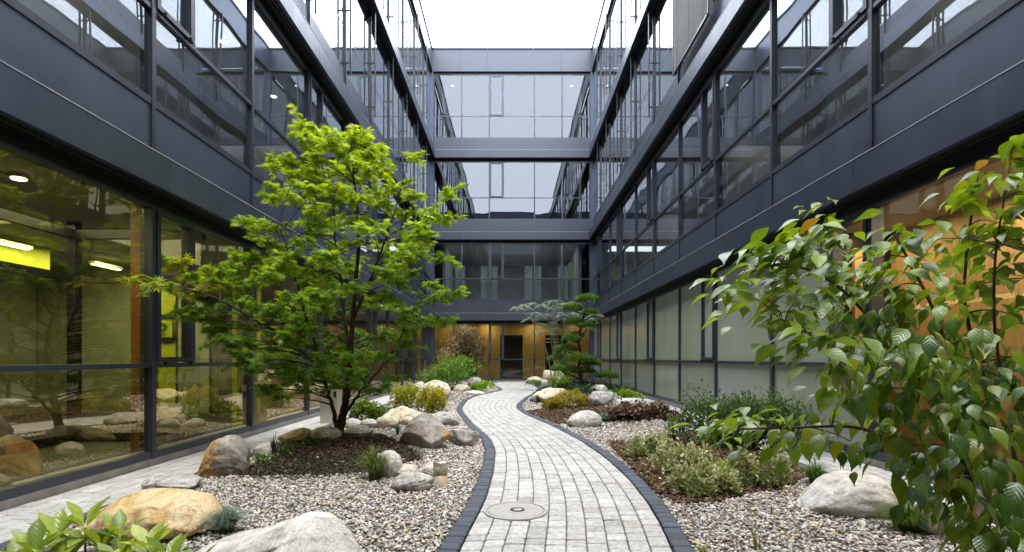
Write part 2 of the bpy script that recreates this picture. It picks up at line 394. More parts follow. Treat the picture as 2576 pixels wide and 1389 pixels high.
# ------------------------------------------------------------------ setting
def build_setting():
    MB().box((-60, -60, -.35), (60, 60, -.12)).build('terrain', M['soil'])['kind'] = 'structure'
    xs = np.arange(-2.76, 2.761, .046); ys = np.arange(-3.2, 23.21, .06)
    X, Y = np.meshgrid(xs, ys); Z = hg(X, Y)
    onp = (X > Lx(Y)-KERB*.8) & (X < Rx(Y)+KERB*.8)
    Z = np.where(onp, -.07, Z-.006)
    nx, ny = len(xs), len(ys); I = np.arange(nx*ny).reshape(ny, nx)
    Fc = np.stack([I[:-1, :-1], I[:-1, 1:], I[1:, 1:], I[1:, :-1]], -1).reshape(-1, 4)
    mk = mulch_mask(X, Y).astype(float).ravel()
    o = npmesh('ground', np.stack([X, Y, Z], -1).reshape(-1, 3), Fc, M['ground'], None, np.repeat(mk[:, None], 3, 1))
    tag(o, kind='structure')
    # path: a bed of joint sand and every paver as a small bevelled block
    yy = np.linspace(-3.1, 23.1, 320); b = MB()
    for i in range(len(yy)):
        b.v += [(Lx(yy[i])-KERB, yy[i], -.012), (Rx(yy[i])+KERB, yy[i], -.012)]
        if i: b.f.append((2*i-2, 2*i-1, 2*i+1, 2*i))
    b.build('path_bed', M['joint'])['kind'] = 'structure'
    def paver(V, Fs, C, c4, z0, z1, col, bev=.0045):
        i = len(V); c4 = np.array(c4); ctr = c4.mean(0)
        ins = []
        for q in c4:
            d = ctr-q; ins.append(q+d/np.linalg.norm(d)*bev*1.6)
        # rounded-off corners: each corner becomes two points
        def oct_(cc, r):
            o_ = []
            for k in range(4):
                p, a, n_ = cc[k], cc[k-1], cc[(k+1) % 4]
                o_.append(p+(a-p)/np.linalg.norm(a-p)*r); o_.append(p+(n_-p)/np.linalg.norm(n_-p)*r)
            return o_
        r = .008
        A = oct_(c4, r); B_ = oct_(np.array(ins), r*.9)
        for q in A: V.append((q[0], q[1], z0))
        for q in A: V.append((q[0], q[1], z1-bev))
        for q in B_: V.append((q[0], q[1], z1))
        for k in range(8):
            k2 = (k+1) % 8
            Fs.append((i+k, i+k2, i+8+k2, i+8+k)); Fs.append((i+8+k, i+8+k2, i+16+k2, i+16+k))
        Fs += [(i+16, i+17, i+18, i+19), (i+16, i+19, i+20, i+23), (i+20, i+21, i+22, i+23)]
        C += [col]*24
    V, Fs, C = [], [], []
    NL = 10
    mc = np.array(MANHOLE)
    rr = random.Random(3)
    for l in range(NL):
        y = -3+rr.random()*.2
        while y < 23.0:
            L = rr.choice([.088, .10, .11, .12, .135, .155]); y2 = min(y+L, 23.05)
            g = .003; f0, f1 = l/NL, (l+1)/NL
            def P(f, yv): return np.array([Lx(yv)*(1-f)+Rx(yv)*f, yv])
            jy = [rr.uniform(-.006, .006) for _ in range(2)]
            q = [P(f0, y+jy[0])+[g, g], P(f1, y+jy[1])+[-g, g], P(f1, y2+jy[1])+[-g, -g], P(f0, y2+jy[0])+[g, -g]]
            ctr = sum(q)/4
            if np.linalg.norm(ctr-mc) > .15:
                t = rr.gauss(0, 1)*.10; base = np.array([.455, .455, .45])*(1+t)
                if rr.random() < .06: base = base*np.array([.86, .83, .79])
                paver(V, Fs, C, q, -.03, .012+rr.uniform(-.0025, .0025), tuple(base))
            y = y2
    o = MB(); o.v, o.f, o.c = V, Fs, C; o = o.build('path', M['paver']); o['kind'] = 'structure'
    for side in (0, 1):
        V, Fs, C = [], [], []; y = -3.1
        fx = Lx if side == 0 else Rx
        while y < 22.9:
            slope = abs(float(fx(y+.05)-fx(y-.05))/.1); ln = rr.uniform(.085, .125)/math.sqrt(1+slope*slope); y2 = y+ln
            def E(yv, off):
                dx = float(fx(yv+.03)-fx(yv-.03))/.06; n_ = np.array([1, -dx])/math.hypot(1, dx)
                p = np.array([float(fx(yv)), yv]); s = -1 if side == 0 else 1
                return p+n_*s*off
            a, b_ = (KERB, .006) if side == 0 else (.006, KERB)
            g = .003
            q = [E(y+g, a), E(y+g, b_), E(y2-g, b_), E(y2-g, a)]
            base = np.array([.062, .074, .100])*(1+rr.gauss(0, 1)*.16)
            paver(V, Fs, C, q, -.05, .020+rr.uniform(-.004, .004), tuple(base), .007); y = y2
        o = MB(); o.v, o.f, o.c = V, Fs, C; o = o.build('path_kerb', M['kerb']); o['kind'] = 'structure'
    # walkways of pale setts along both wings, edged by dark setts
    for s in (-1, 1):
        V, Fs, C = [], [], []; KV, KF, KC = [], [], []
        x0, x1 = 2.86, 3.455
        MB().box((s*2.74, -3.1, -.1), (s*3.5, 23.1, -.006)).build('walkway_bed', M['joint'])['kind'] = 'structure'
        nl = 5; w = (x1-x0)/nl
        for l in range(nl):
            y = -3+rr.random()*.2
            while y < 23:
                y2 = y+rr.choice([.12, .15, .18, .21]); a, b_ = x0+l*w+.004, x0+(l+1)*w-.004
                q = [(s*a, y+.004), (s*b_, y+.004), (s*b_, y2-.004), (s*a, y2-.004)]
                if s < 0: q = [q[1], q[0], q[3], q[2]]
                base = np.array([.455, .455, .45])*(1+rr.gauss(0, 1)*.07)
                paver(V, Fs, C, [np.array(t) for t in q], -.03, .012+rr.uniform(-.002, .002), tuple(base)); y = y2
        y = -3
        while y < 23:
            y2 = y+rr.uniform(.09, .13); q = [(s*2.75, y+.003), (s*2.85, y+.003), (s*2.85, y2-.003), (s*2.75, y2-.003)]
            if s < 0: q = [q[1], q[0], q[3], q[2]]
            paver(KV, KF, KC, [np.array(t) for t in q], -.05, .018+rr.uniform(-.003, .003), tuple(np.array([.066, .08, .11])*(1+rr.gauss(0, 1)*.15))); y = y2
        o = MB(); o.v, o.f, o.c = V, Fs, C; o.build('walkway', M['slab'])['kind'] = 'structure'
        o = MB(); o.v, o.f, o.c = KV, KF, KC; o.build('walkway_kerb', M['kerb'])['kind'] = 'structure'
MANHOLE = tuple(gp(1297, 1291)[:2])

# ------------------------------------------------------------------ buildings
FLOORS = [dict(z0=.13, zt=.975, z1=2.50, lb=2.64, lt=2.95), dict(z0=3.55, zt=4.44, z1=5.95, lb=6.10, lt=6.42),
          dict(z0=7.02, zt=7.93, z1=9.45, lb=9.60, lt=9.92), dict(z0=10.52, zt=11.44, z1=13.2, lb=13.38, lt=14.37)]
def wing(label, mapf, bays, u0, u1, side, wallbays):
    root = thing('office_wing', mapf((u0+u1)/2, 0, 0), label, 'building', 'wings around the courtyard')
    def bx(mb, ua, ub, na, nb, za, zb): mb.box(mapf(ua, na, za), mapf(ub, nb, zb))
    ML, MM = (M['ledge'], M['metal']) if side in 'LR' else (M['ledgefar'], M['ledgefar'])
    def part(name, m, mb, par=root, **k): return mb.build(name, m, par, **k)
    for fi, fl in enumerate(FLOORS):
        z0, zt, z1, lb, lt = fl['z0'], fl['zt'], fl['z1'], fl['lb'], fl['lt']
        zlow = FLOORS[fi-1]['lt']+.004 if fi else .07
        for bi, (a, b, cas) in enumerate(bays):
            has_cas = cas is not None and not (side in 'LR' and fi >= 2)
            fr = MB(); w = .029 if fi < 2 else (.020 if side in 'LR' else .027); gp_ = -.012 if fi < 2 else .004; nf = .028 if fi < 2 else .014
            mlow = zlow-.26 if (fi >= 2 and side in 'LR') else zlow
            ztop = z1+.03
            bx(fr, a-w, a+w, -.09, nf, zlow if fi else .072, ztop)
            if b == bays[-1][1]: bx(fr, b-w, b+w, -.09, nf, zlow if fi else .072, ztop)
            ua, ub = a+w+.0015, b-w-.0015; tw = .022 if fi < 2 else (.013 if side in 'LR' else .020)
            bx(fr, ua, ub, -.088, nf-.006, z0-.055 if fi else .074, z0+.012)
            bx(fr, ua, ub, -.088, nf-.007, zt-tw, zt+tw)
            bx(fr, ua, ub, -.088, nf-.006, z1, z1+.028)
            if has_cas:
                c0, c1 = cas
                cu = c1
                bx(fr, cu-.022, cu+.022, -.086, nf-.004, zt+.024, z1-.002)
                # sash of the opening light, standing proud of the frame
                sa, sb = min(c0, c1)+w+.004, max(c0, c1)-.026
                sa, sb = (a+w+.004, cu-.026) if c0 <= a+.01 else (c0+.026, c1-.026)
                if c0 > a+.01: bx(fr, c0-.022, c0+.022, -.086, nf-.004, zt+.024, z1-.002)
                s0, s1 = zt+.03, z1-.01; t = .052
                bx(fr, sa, sa+t, -.07, nf+.012, s0, s1); bx(fr, sb-t, sb, -.07, nf+.012, s0, s1)
                bx(fr, sa+t+.001, sb-t-.001, -.07, nf+.012, s0, s0+t); bx(fr, sa+t+.001, sb-t-.001, -.07, nf+.012, s1-t, s1)
            wn = part('window', M['frame'], fr)
            if has_cas:
                for hu in (sa+.09, sb-.09):
                    MB().lathe([(.001, -.02), (.016, -.02), (.016, .02), (.001, .02)], mapf(hu, nf+.03, s0-.012), 10).build('hinge', M['black'], wn)
            gm_low = gm_up = gm_cas = M['glass'] if side in 'LR' else M['glassfar']
            if fi == 0:
                if side == 'L': gm_low = gm_up = gm_cas = M['glassg'] if a < 12 else M['glassf']
                if side == 'L' and a < 12: gm_low = M['glasslow']
                elif side == 'R':
                    if a < 5: gm_low = gm_up = gm_cas = M['glassw']
                    else: gm_low, gm_up, gm_cas = M['frostlow'], M['frost'], (M['glassw'] if a < 6 else M['frost'])
                elif side == 'F': gm_low = gm_up = gm_cas = M['glassf']
            def pane(p, q, za, zb, m):
                g = MB(); n = gp_
                g.quad(mapf(p, n, za), mapf(q, n, za), mapf(q, n, zb), mapf(p, n, zb)); g.build('pane', m, wn)
            pane(ua, ub, z0+.012, zt-tw, gm_low)
            if has_cas:
                pane(sa+t, sb-t, s0+t, s1-t, gm_cas); pane(cu+.022, ub, zt+.022, z1, gm_up)
                if c0 > a+.01: pane(ua, c0-.022, zt+.022, z1, gm_up)
            else: pane(ua, ub, zt+tw, z1, gm_up)
            if fi:
                sp = MB(); bx(sp, ua, ub, -.10, .012, zlow, z0-.058); part('spandrel_panel', MM, sp)
            if side in 'LR' and fi >= 2:                       # guide rails of the outside blinds
                gd = MB(); n = .135
                bx(gd, a-.018, a+.018, n-.016, n+.016, z0-.07, lb-.03)
                bx(gd, a-.012, a+.012, .0145, .045, z0-.30, lb-.04)
                for zb in (z0+.18, z0+1.27, z1-.12):
                    bx(gd, a-.010, a+.010, .0455, n-.0165, zb-.014, zb+.014); bx(gd, a-.028, a+.028, .018, .05, zb-.03, zb+.03)
                    bx(gd, a-.030, a+.030, n-.010, n+.010, zb-.010, zb+.010)
                part('blind_guide', M['rail'], gd)
        bb = MB(); bx(bb, u0+.004, u1-.004, -.10, .006, z1+.032, lb-.002)
        if fi < 3:
            for q in (.02, .075, .13): bx(bb, u0+.004, u1-.004, q, q+.024, lb-.034, lb-.003)
        part('shaded_head_box', M['black'], bb)  # window head and soffit ribs coloured black for the shade under the ledge
        # projecting ledges cut into lengths
        segs = [(a, b) for a, b, _ in bays]
        for k, (a, b) in enumerate(segs):
            e0 = u0 if k == 0 else a-.06; e1 = u1 if k == len(segs)-1 else b-.06
            lg = MB(); n = .22
            if fi == 3: e0, e1 = ((e0-(.2 if k == 0 else 0), e1+(.25 if k == len(segs)-1 else 0)) if side in 'LR' else (max(e0, -3.436), min(e1, 3.436)))
            if fi < 3:
                bx(lg, e0+.003, e1-.003, -.10, n, lb, lt)
                lo_ = part('ledge', ML, lg)
                tr_ = MB(); bx(tr_, e0+.003, e1-.003, n-.03, n+.004, lt+.001, lt+.009); tr_.build('ledge_glint', M['glint'], lo_)  # pale strip painted as the sky's highlight along the ledge's top edge
            else:
                bx(lg, e0+.003, e1-.003, -.10, .06, lb, lt-.07)
                f0_, f1_ = (e0, e1) if side in 'LR' else (max(e0, -3.398), min(e1, 3.398))
                bx(lg, f0_+.003, f1_-.003, -.14, .10, lt-.068, lt)
                bx(lg, f0_+.003, f1_-.003, .02, .10, lb-.05, lb-.002)
                part('parapet', ML, lg)
    # structure behind the glass
    D = -5.2
    for zb, zt_, nm in ((-.14, .06, 'ground_floor'), (2.66, 3.4, 'floor_slab'), (6.12, 6.9, 'floor_slab'), (9.62, 10.4, 'floor_slab'), (13.4, 13.7, 'roof')):
        s = MB(); bx(s, u0, u1, D, -.14, zb, zt_); part(nm, M['ceil'] if zb > 1 else M['floor'], s)
    s = MB(); bx(s, u0, u1, D-.2, D-.002, 0, 14); part('rear_wall', M['room'], s)
    for u in wallbays:
        for (za, zb) in ((3.405, 6.115), (6.905, 9.615), (10.405, 13.39)):
            s = MB(); bx(s, u-.06, u+.06, D+.002, -.5, za, zb); part('partition_wall', M['room'], s)
    for ue, sg in ((u0, -1), (u1, 1)):
        s = MB(); bx(s, ue+sg*.004, ue+sg*.14, D, -.16, 0, 13.39); part('end_wall', M['room'], s)
    pl = MB(); bx(pl, u0+.01, u1-.01, -.12, .03, -.05, .07); part('plinth', M['conc'], pl)
    return root, bx, part

def build_buildings():
    def bays_side():
        out = []; y = -2.77
        k = 0
        while y < 23.0:
            b = y+2.0
            out.append((y, b if b < 23.2 else 23.16, (y, y+.66) if k % 2 == 0 else None)); y = b; k += 1
        return out
    bs = bays_side()
    Lm = lambda u, n, z: (-(XG-n), u, z)
    Rm = lambda u, n, z: (XG-n, u, z)
    Fm = lambda u, n, z: (u, YF-n, z)
    Bm = lambda u, n, z: (u, YB+n, z)
    # bay list starts at -0.77: bay 3 is 5.23..7.23 (with casement)
    left, lbx, lpart = wing('dark metal and glass wing whose garden room has wide clear windows, left of the maple', Lm, bs, -2.97, 22.97, 'L', (1.2, 6.9, 12.9, 19.1))
    right, rbx, rpart = wing('dark metal and glass wing with frosted ground floor panels behind the dogwood', Rm, bs, -2.97, 22.97, 'R', (1.2, 6.9, 12.9, 19.1))
    fb = [(-3.36, -2.17, None), (-2.17, -.976, None), (-.976, .97, (-.976, -.37)), (.97, 2.16, None), (2.16, 3.36, None)]
    far, fbx, fpart = wing('dark metal and glass block closing the courtyard, with amber lit entrance at the path end', Fm, fb, -3.5, 3.5, 'F', (-3.0, 3.0))
    rear, bbx, bpart = wing('dark metal and glass block behind the camera, seen mirrored in the far windows', Bm, fb, -3.5, 3.5, 'B', (-3.0, 3.0))
    for sx in (-1, 1):
        for (bxf, pf) in ((fbx, fpart), (bbx, bpart)):
            s = MB(); bxf(s, sx*3.379, sx*3.80, -.5, .11, 0, 13.36); pf('corner_post', M['metal'], s)
    # --- slatted outside blind, lowered on one bay of the right wing
    bl = thing('slatted_blind', (3.365, 10.23, 6.93), 'lowered silver slatted blind outside the right wing second floor window', 'blind')
    s = MB(); z = 6.98; 
    while z < 9.5:
        s.v += [(3.34, 9.26, z), (3.34, 11.20, z), (3.375, 11.20, z+.006), (3.375, 9.26, z+.006)]; i = len(s.v)-4; s.f.append((i, i+1, i+2, i+3)); z += .042
    s.build('slats', M['blind'], bl)
    s = MB().box((3.34, 9.25, 6.92), (3.385, 11.21, 6.965)); s.build('bottom_rail', M['frame'], bl)
    s = MB()
    for y in (9.5, 10.23, 10.96): s.box((3.355, y-.008, 6.96), (3.36, y+.008, 9.52))
    s.build('ladder_tape', M['black'], bl); adopt(bl)
    # --- garden room behind the left ground floor glass
    fr = MB(); X0 = -5.2; Y1 = 6.4
    def ib(x0, x1, y0, y1, z0, z1): fr.box((x0, y0, z0), (x1, y1, z1))
    ib(X0-.05, X0+.05, Y1-.05, Y1+.05, .062, 2.655)
    for (za, zb) in ((1.93, 2.03), (2.46, 2.56), (.062, .16)):
        ib(X0-.04, X0+.04, 1.0, Y1-.052, za, zb); ib(X0+.052, -3.66, Y1-.04, Y1+.04, za, zb)
    for y in (2.2, 4.3): ib(X0-.05, X0+.05, y-.05, y+.05, .162, 1.93)
    lpart('partition_frame', M['black'], fr)
    s = MB().quad((X0, 1, .1), (X0, Y1, .1), (X0, Y1, 2.5), (X0, 1, 2.5)); s.quad((X0, Y1, .1), (-3.7, Y1, .1), (-3.7, Y1, 2.5), (X0, Y1, 2.5)); lpart('partition_pane', M['glassw'], s)
    s = MB().box((-3.76, 5.31, .062), (-3.61, 5.5, 2.655)); lpart('wood_column', M['brown'], s)
    s = MB().box((-8.6, -2.9, .062), (-8.5, 14, 2.655)).box((-8.45, 9.6, .062), (-5.4, 9.7, 2.655)); lpart('inner_wall', M['olive'], s)
    s = MB().box((-6.9, 2.5, 2.33), (-6.82, 7.95, 2.65)).box((-5.46, 8.2, .35), (-5.12, 8.26, 2.05)); lpart('lime_panel', M['lime'], s)
    s = MB()
    for z in (.98, 1.28, 1.64): s.box((-5.44, 8.17, z), (-5.10, 8.195, z+.07))
    lpart('door_bar', M['black'], s)
    s = MB().box((-3.95, 7.6, .062), (-3.88, 7.66, 2.65)).box((-4.5, 9.5, .062), (-4.43, 9.56, 2.65)); lpart('lime_post', M['lime'], s)
    pic = thing('picture', (-5.27, 8.16, 1.36), 'small lime picture of a green potted plant behind the garden room glass', 'picture')
    s = MB().box((-5.40, 8.150, 1.36), (-5.14, 8.165, 1.62)); s.build('sheet', M['lime'], pic)
    s = MB().box((-5.32, 8.140, 1.39), (-5.26, 8.148, 1.45)); s.build('drawn_pot', M['brown'], pic)
    s = MB()
    for k in range(9):
        a = k*.7; cx, cz = -5.29+.05*math.cos(a), 1.51+.045*math.sin(a); s.box((cx-.022, 8.141, cz-.022), (cx+.022, 8.1475, cz+.022))
    s.build('drawn_leaves', plain('print_green', (.05, .25, .04)), pic); adopt(pic)
    # warm rooms on the right and behind the entrance
    s = MB().box((4.9, -2.9, .062), (5.0, 7.1, 2.655)); rpart('amber_wall', M['amberwall'], s)
    s = MB().box((3.66, 6.95, .062), (4.88, 7.0, 2.655)); rpart('black_partition', M['black'], s)
    s = MB().box((4.38, 6.88, .062), (4.60, 6.94, 2.45)); rpart('wood_door', M['amberwall'], s)
    # lobby
    s = MB(); yb = 25.0
    for x0, x1 in ((-3.5, -2.6), (-1.6, -.55), (.5, 1.54), (2.55, 3.5)): s.box((x0, yb, .062), (x1, yb+.1, 2.1))
    s.box((-3.5, yb, 2.1), (3.5, yb+.1, 2.655)); fpart('lobby_wall', M['amber'], s)
    s = MB().box((-3.45, yb+.3, .062), (3.45, yb+.34, 2.655)); fpart('dark_corridor', M['black'], s)
    for x in (-.976, .97):
        s = MB().box((x-.045, YF-.14, .80), (x+.045, YF-.05, 1.0)).box((x-.03, YF-.12, 1.003), (x+.03, YF-.05, 1.24)); fpart('door_handle', M['black'], s)
    s = MB()
    for z in (1.05, 1.75, 1.9): s.box((1.55, yb-.06, z), (2.2, yb-.02, z+.035))
    fpart('shelf', M['curtain'], s)
    # curtains of the first floor, far block
    s0 = [(-2.47, -2.05), (-1.36, -1.03), (-.93, -.62), (.55, .90), (.97, 1.28), (2.0, 2.45)]
    for (a, b) in s0:
        s = MB(); n = 10
        for k in range(n+1):
            x = a+(b-a)*k/n; yy_ = 23.5+.025*math.sin(k*2.4); s.v += [(x, yy_, 3.42), (x, yy_, 5.05)]
            if k: i = len(s.v); s.f.append((i-4, i-2, i-1, i-3))
        fpart('curtain', M['curtain'], s, smooth=True)
    s = MB().box((2.46, 23.6, 4.45), (2.72, 23.63, 5.2)); fpart('lit_screen', plain('pale_lime_screen', (.50, .60, .26)), s)
    # lamps
    def lamp(name, p, label, shape, m, group=None, hl=.75):
        o = thing(name, p, label, 'ceiling light', group)
        if shape == 'disc':
            MB().lathe([(.075, 0), (.075, -.02), (.06, -.025)], p, 20).build('ring', M['steel'], o)
            MB().lathe([(.001, -.030), (.055, -.030), (.05, -.034), (.001, -.034)], p, 20).build('bulb', m, o)
        else:
            MB().box((p[0]-.05, p[1]-hl, p[2]-.04), (p[0]+.05, p[1]+hl, p[2])).build('housing', M['steel'], o)
            MB().box((p[0]-.035, p[1]-hl+.02, p[2]-.055), (p[0]+.035, p[1]+hl-.02, p[2]-.041)).build('tube', m, o)
        adopt(o)
    lamp('recessed_lamp', (-4.35, 4.75, 2.655), 'bright warm recessed lamp in the garden room ceiling, nearest the glass', 'disc', M['lampw'])
    lamp('strip_lamp', (-6.72, 6.75, 2.60), 'long pale strip lamp glowing before the lime wall of the garden room', 'strip', M['lampstrip'])
    lamp('strip_lamp', (-6.55, 8.7, 2.56), 'strip lamp deeper in the garden room behind the black framed partition', 'strip', M['lampstrip'], None, .3)
    for k, (sx, y, fz, nm) in enumerate([(-1, 5.0, 6.12, 'left'), (-1, 8.6, 6.12, 'left'), (-1, 10.4, 6.12, 'left'), (1, 4.6, 6.12, 'right'), (1, 7.4, 6.12, 'right'), (1, 9.4, 6.12, 'right')]):
        lamp('recessed_lamp', (sx*(4.6), y, fz), 'small warm recessed lamp glowing behind the %s wing first floor glass' % nm, 'disc', M['lampup'], 'lamps on the %s wing first floor' % nm)
    for x in (-2.7, 2.7):
        lamp('recessed_lamp', (x, 24.4, 13.395), 'tiny white lamp at the %s end of the far block top floor' % ('maple' if x < 0 else 'pine'), 'disc', M['lampup'])
    for x, lab in ((-1.1, 'left of the entrance opening'), (1.02, 'right of the entrance opening')):
        lamp('recessed_lamp', (x, 24.6, 2.655), 'lobby ceiling lamp washing the amber wall '+lab, 'disc', M['lampfar'])
    def area(name, loc, size, power, col, rot=(0, 0, 0)):
        l = bpy.data.lights.new(name, 'AREA'); l.shape = 'RECTANGLE'; l.size, l.size_y = size; l.energy = power; l.color = col
        o = bpy.data.objects.new(name, l); COL.objects.link(o); o.location = loc; o.rotation_euler = rot; return o
    area('garden_room_light', (-4.9, 4.8, 2.62), (1.2, 3.0), 75, (1, .92, .58))
    area('garden_room_light', (-6.1, 7.6, 2.62), (1.0, 3.0), 105, (1, .95, .58))
    area('garden_room_light', (-5.5, 15, 2.62), (1.0, 6.0), 130, (1, .75, .35))
    area('warm_room_light', (4.4, 3.6, 2.62), (.5, 3.5), 85, (1, .80, .50))
    area('warm_room_light', (4.3, 6.5, 2.62), (.5, .6), 16, (1, .70, .35))
    area('lobby_light', (-1.1, 24.55, 2.62), (.4, .3), 10, (1, .76, .36))
    area('lobby_light', (1.02, 24.55, 2.62), (.4, .3), 10, (1, .76, .36))
    area('office_fill_light', (0, 25.0, 6.1), (5.0, 1.2), 70, (.95, 1, .95))  # unseen fill added to brighten the far block's first floor curtains
    for sx in (-1, 1):
        area('office_fill_light', (sx*6.2, 6.5, 6.1), (2.0, 9.0), 120, (1, .93, .82)); area('office_fill_light', (sx*6.2, 16.5, 6.1), (2.0, 9.0), 90, (1, .93, .82))
    area('lobby_light', (2.9, 24.5, 2.62), (.4, .3), 5, (1, .76, .36))
    area('lobby_light', (-2.9, 24.5, 2.62), (.4, .3), 5, (1, .76, .36))

# ------------------------------------------------------------------ rocks
def ico(sub):
    import bmesh
    bm = bmesh.new(); bmesh.ops.create_icosphere(bm, subdivisions=sub, radius=1); bm.verts.ensure_lookup_table()
    v = np.array([p.co[:] for p in bm.verts]); f = np.array([[q.index for q in t.verts] for t in bm.faces]); bm.free(); return v, f
ICO5 = ico(5); ICO4 = ico(4); ICO1 = ico(1)
def vnoise(P, seed):                            # smooth value noise from a few random waves
    r = np.random.default_rng(seed); out = np.zeros(len(P)); amp = 1.0; fr = 1.5
    for o in range(4):
        for _ in range(5):
            d = nrm(r.normal(size=3)); out += amp*np.sin(P@d*fr*r.uniform(.8, 1.3)*2+r.uniform(0, 6.28))/4
        amp *= .5; fr *= 2.05
    return out
def rock(x0, x1, yt, yb, label, cols, ang=.5, seed=1, dr=.8, rot=0.0, strata=0.0, name='boulder', lean=0, scale=2.2, flat=0.0, prof=None, grad=None):
    xc = (x0+x1)/2; g = gp(xc, yb-1); Y = g[1]
    w = (x1-x0)/2*Y/F; d = w*dr; Yc = Y+d*.75; k = Yc/Y
    w *= k; gx = (xc-CX)*Yc/F; gz = float(hg(gx, Yc))
    top = H-(yt-CY)*Yc/F; hh = max(.04, top-gz)
    r = np.random.default_rng(seed+100); V, Fc = ICO5 if (x1-x0) > 60 else ICO4
    npl = 9+int(ang*8); nn = nrm(r.normal(size=(npl, 3))*np.array([1, 1, .8])); dd = r.uniform(.62-.14*ang, .95-.08*ang, npl)
    rad = np.ones(len(V))
    for n_, d_ in zip(nn, dd):
        c = V@n_; lim = np.where(c > .05, d_/np.maximum(c, .05), 9)
        rad = np.minimum(rad, 1+(lim-1)*ang) if ang < 1 else np.minimum(rad, lim)
    # soften the cuts a little
    P = V*rad[:, None]; rg = 1-np.abs(vnoise(P*1.9, seed+31)); P = P*(1+(.10-.06*max(0, ang-.4))*vnoise(P*.9, seed)[:, None]+.045*vnoise(P*2.6, seed+3)[:, None]+.022*vnoise(P*7, seed+5)[:, None]-.05*np.clip(rg-.75, 0, 1)[:, None]*4*ang)
    if flat: P[:, 2] = np.where(P[:, 2] > 0, np.sign(P[:, 2])*np.abs(P[:, 2])**(1-flat*.0)*1, P[:, 2]); P[:, 2] = np.minimum(P[:, 2], 1-flat*.5+.08*vnoise(P*1.2, seed+9))
    c, s = math.cos(rot), math.sin(rot)
    P = P@np.array([[c, 0, s], [0, 1, 0], [-s, 0, c]]).T
    bury = .24
    P[:, 0] = (P[:, 0]-P[:, 0].min())/np.ptp(P[:, 0])*2*w-w
    P[:, 1] = (P[:, 1]-P[:, 1].min())/np.ptp(P[:, 1])*2*d-d
    zmin = P[:, 2].min(); P[:, 2] = (P[:, 2]-zmin)/np.ptp(P[:, 2])*(hh*(1+bury))-hh*bury
    if prof:
        u_, h_ = zip(*prof); P[:, 2] = np.where(P[:, 2] > -hh*.15, (P[:, 2]+hh*.15)*np.interp(P[:, 0]/w+.04*vnoise(P/w*2, seed+77), u_, h_)-hh*.15, P[:, 2])
        zt_ = P[:, 2].max(); P[:, 2] = np.where(P[:, 2] > 0, P[:, 2]*hh/zt_, P[:, 2])
    if lean: P[:, 0] += lean*P[:, 2]
    m = rockm('stone_%d' % seed, cols[0], cols[1], cols[2], scale/max(w, .12)*.55, .5, seed, strata, grad, w)
    o = npmesh(name, P, Fc, m); o.location = (gx, Yc, gz)
    tag(o, label, 'rock', 'rocks set in the gravel beds'); return o
GREY = ((.56, .55, .53), (.36, .35, .34), (.15, .145, .14)); PALE = ((.68, .67, .645), (.52, .50, .46), (.26, .25, .23))
OCHRE = ((.52, .36, .15), (.66, .54, .34), (.24, .12, .04)); TAN = ((.60, .51, .37), (.66, .62, .53), (.28, .19, .09))
RUST = ((.40, .37, .32), (.24, .23, .215), (.14, .11, .08)); MIX = ((.54, .53, .51), (.36, .355, .345), (.36, .21, .07))
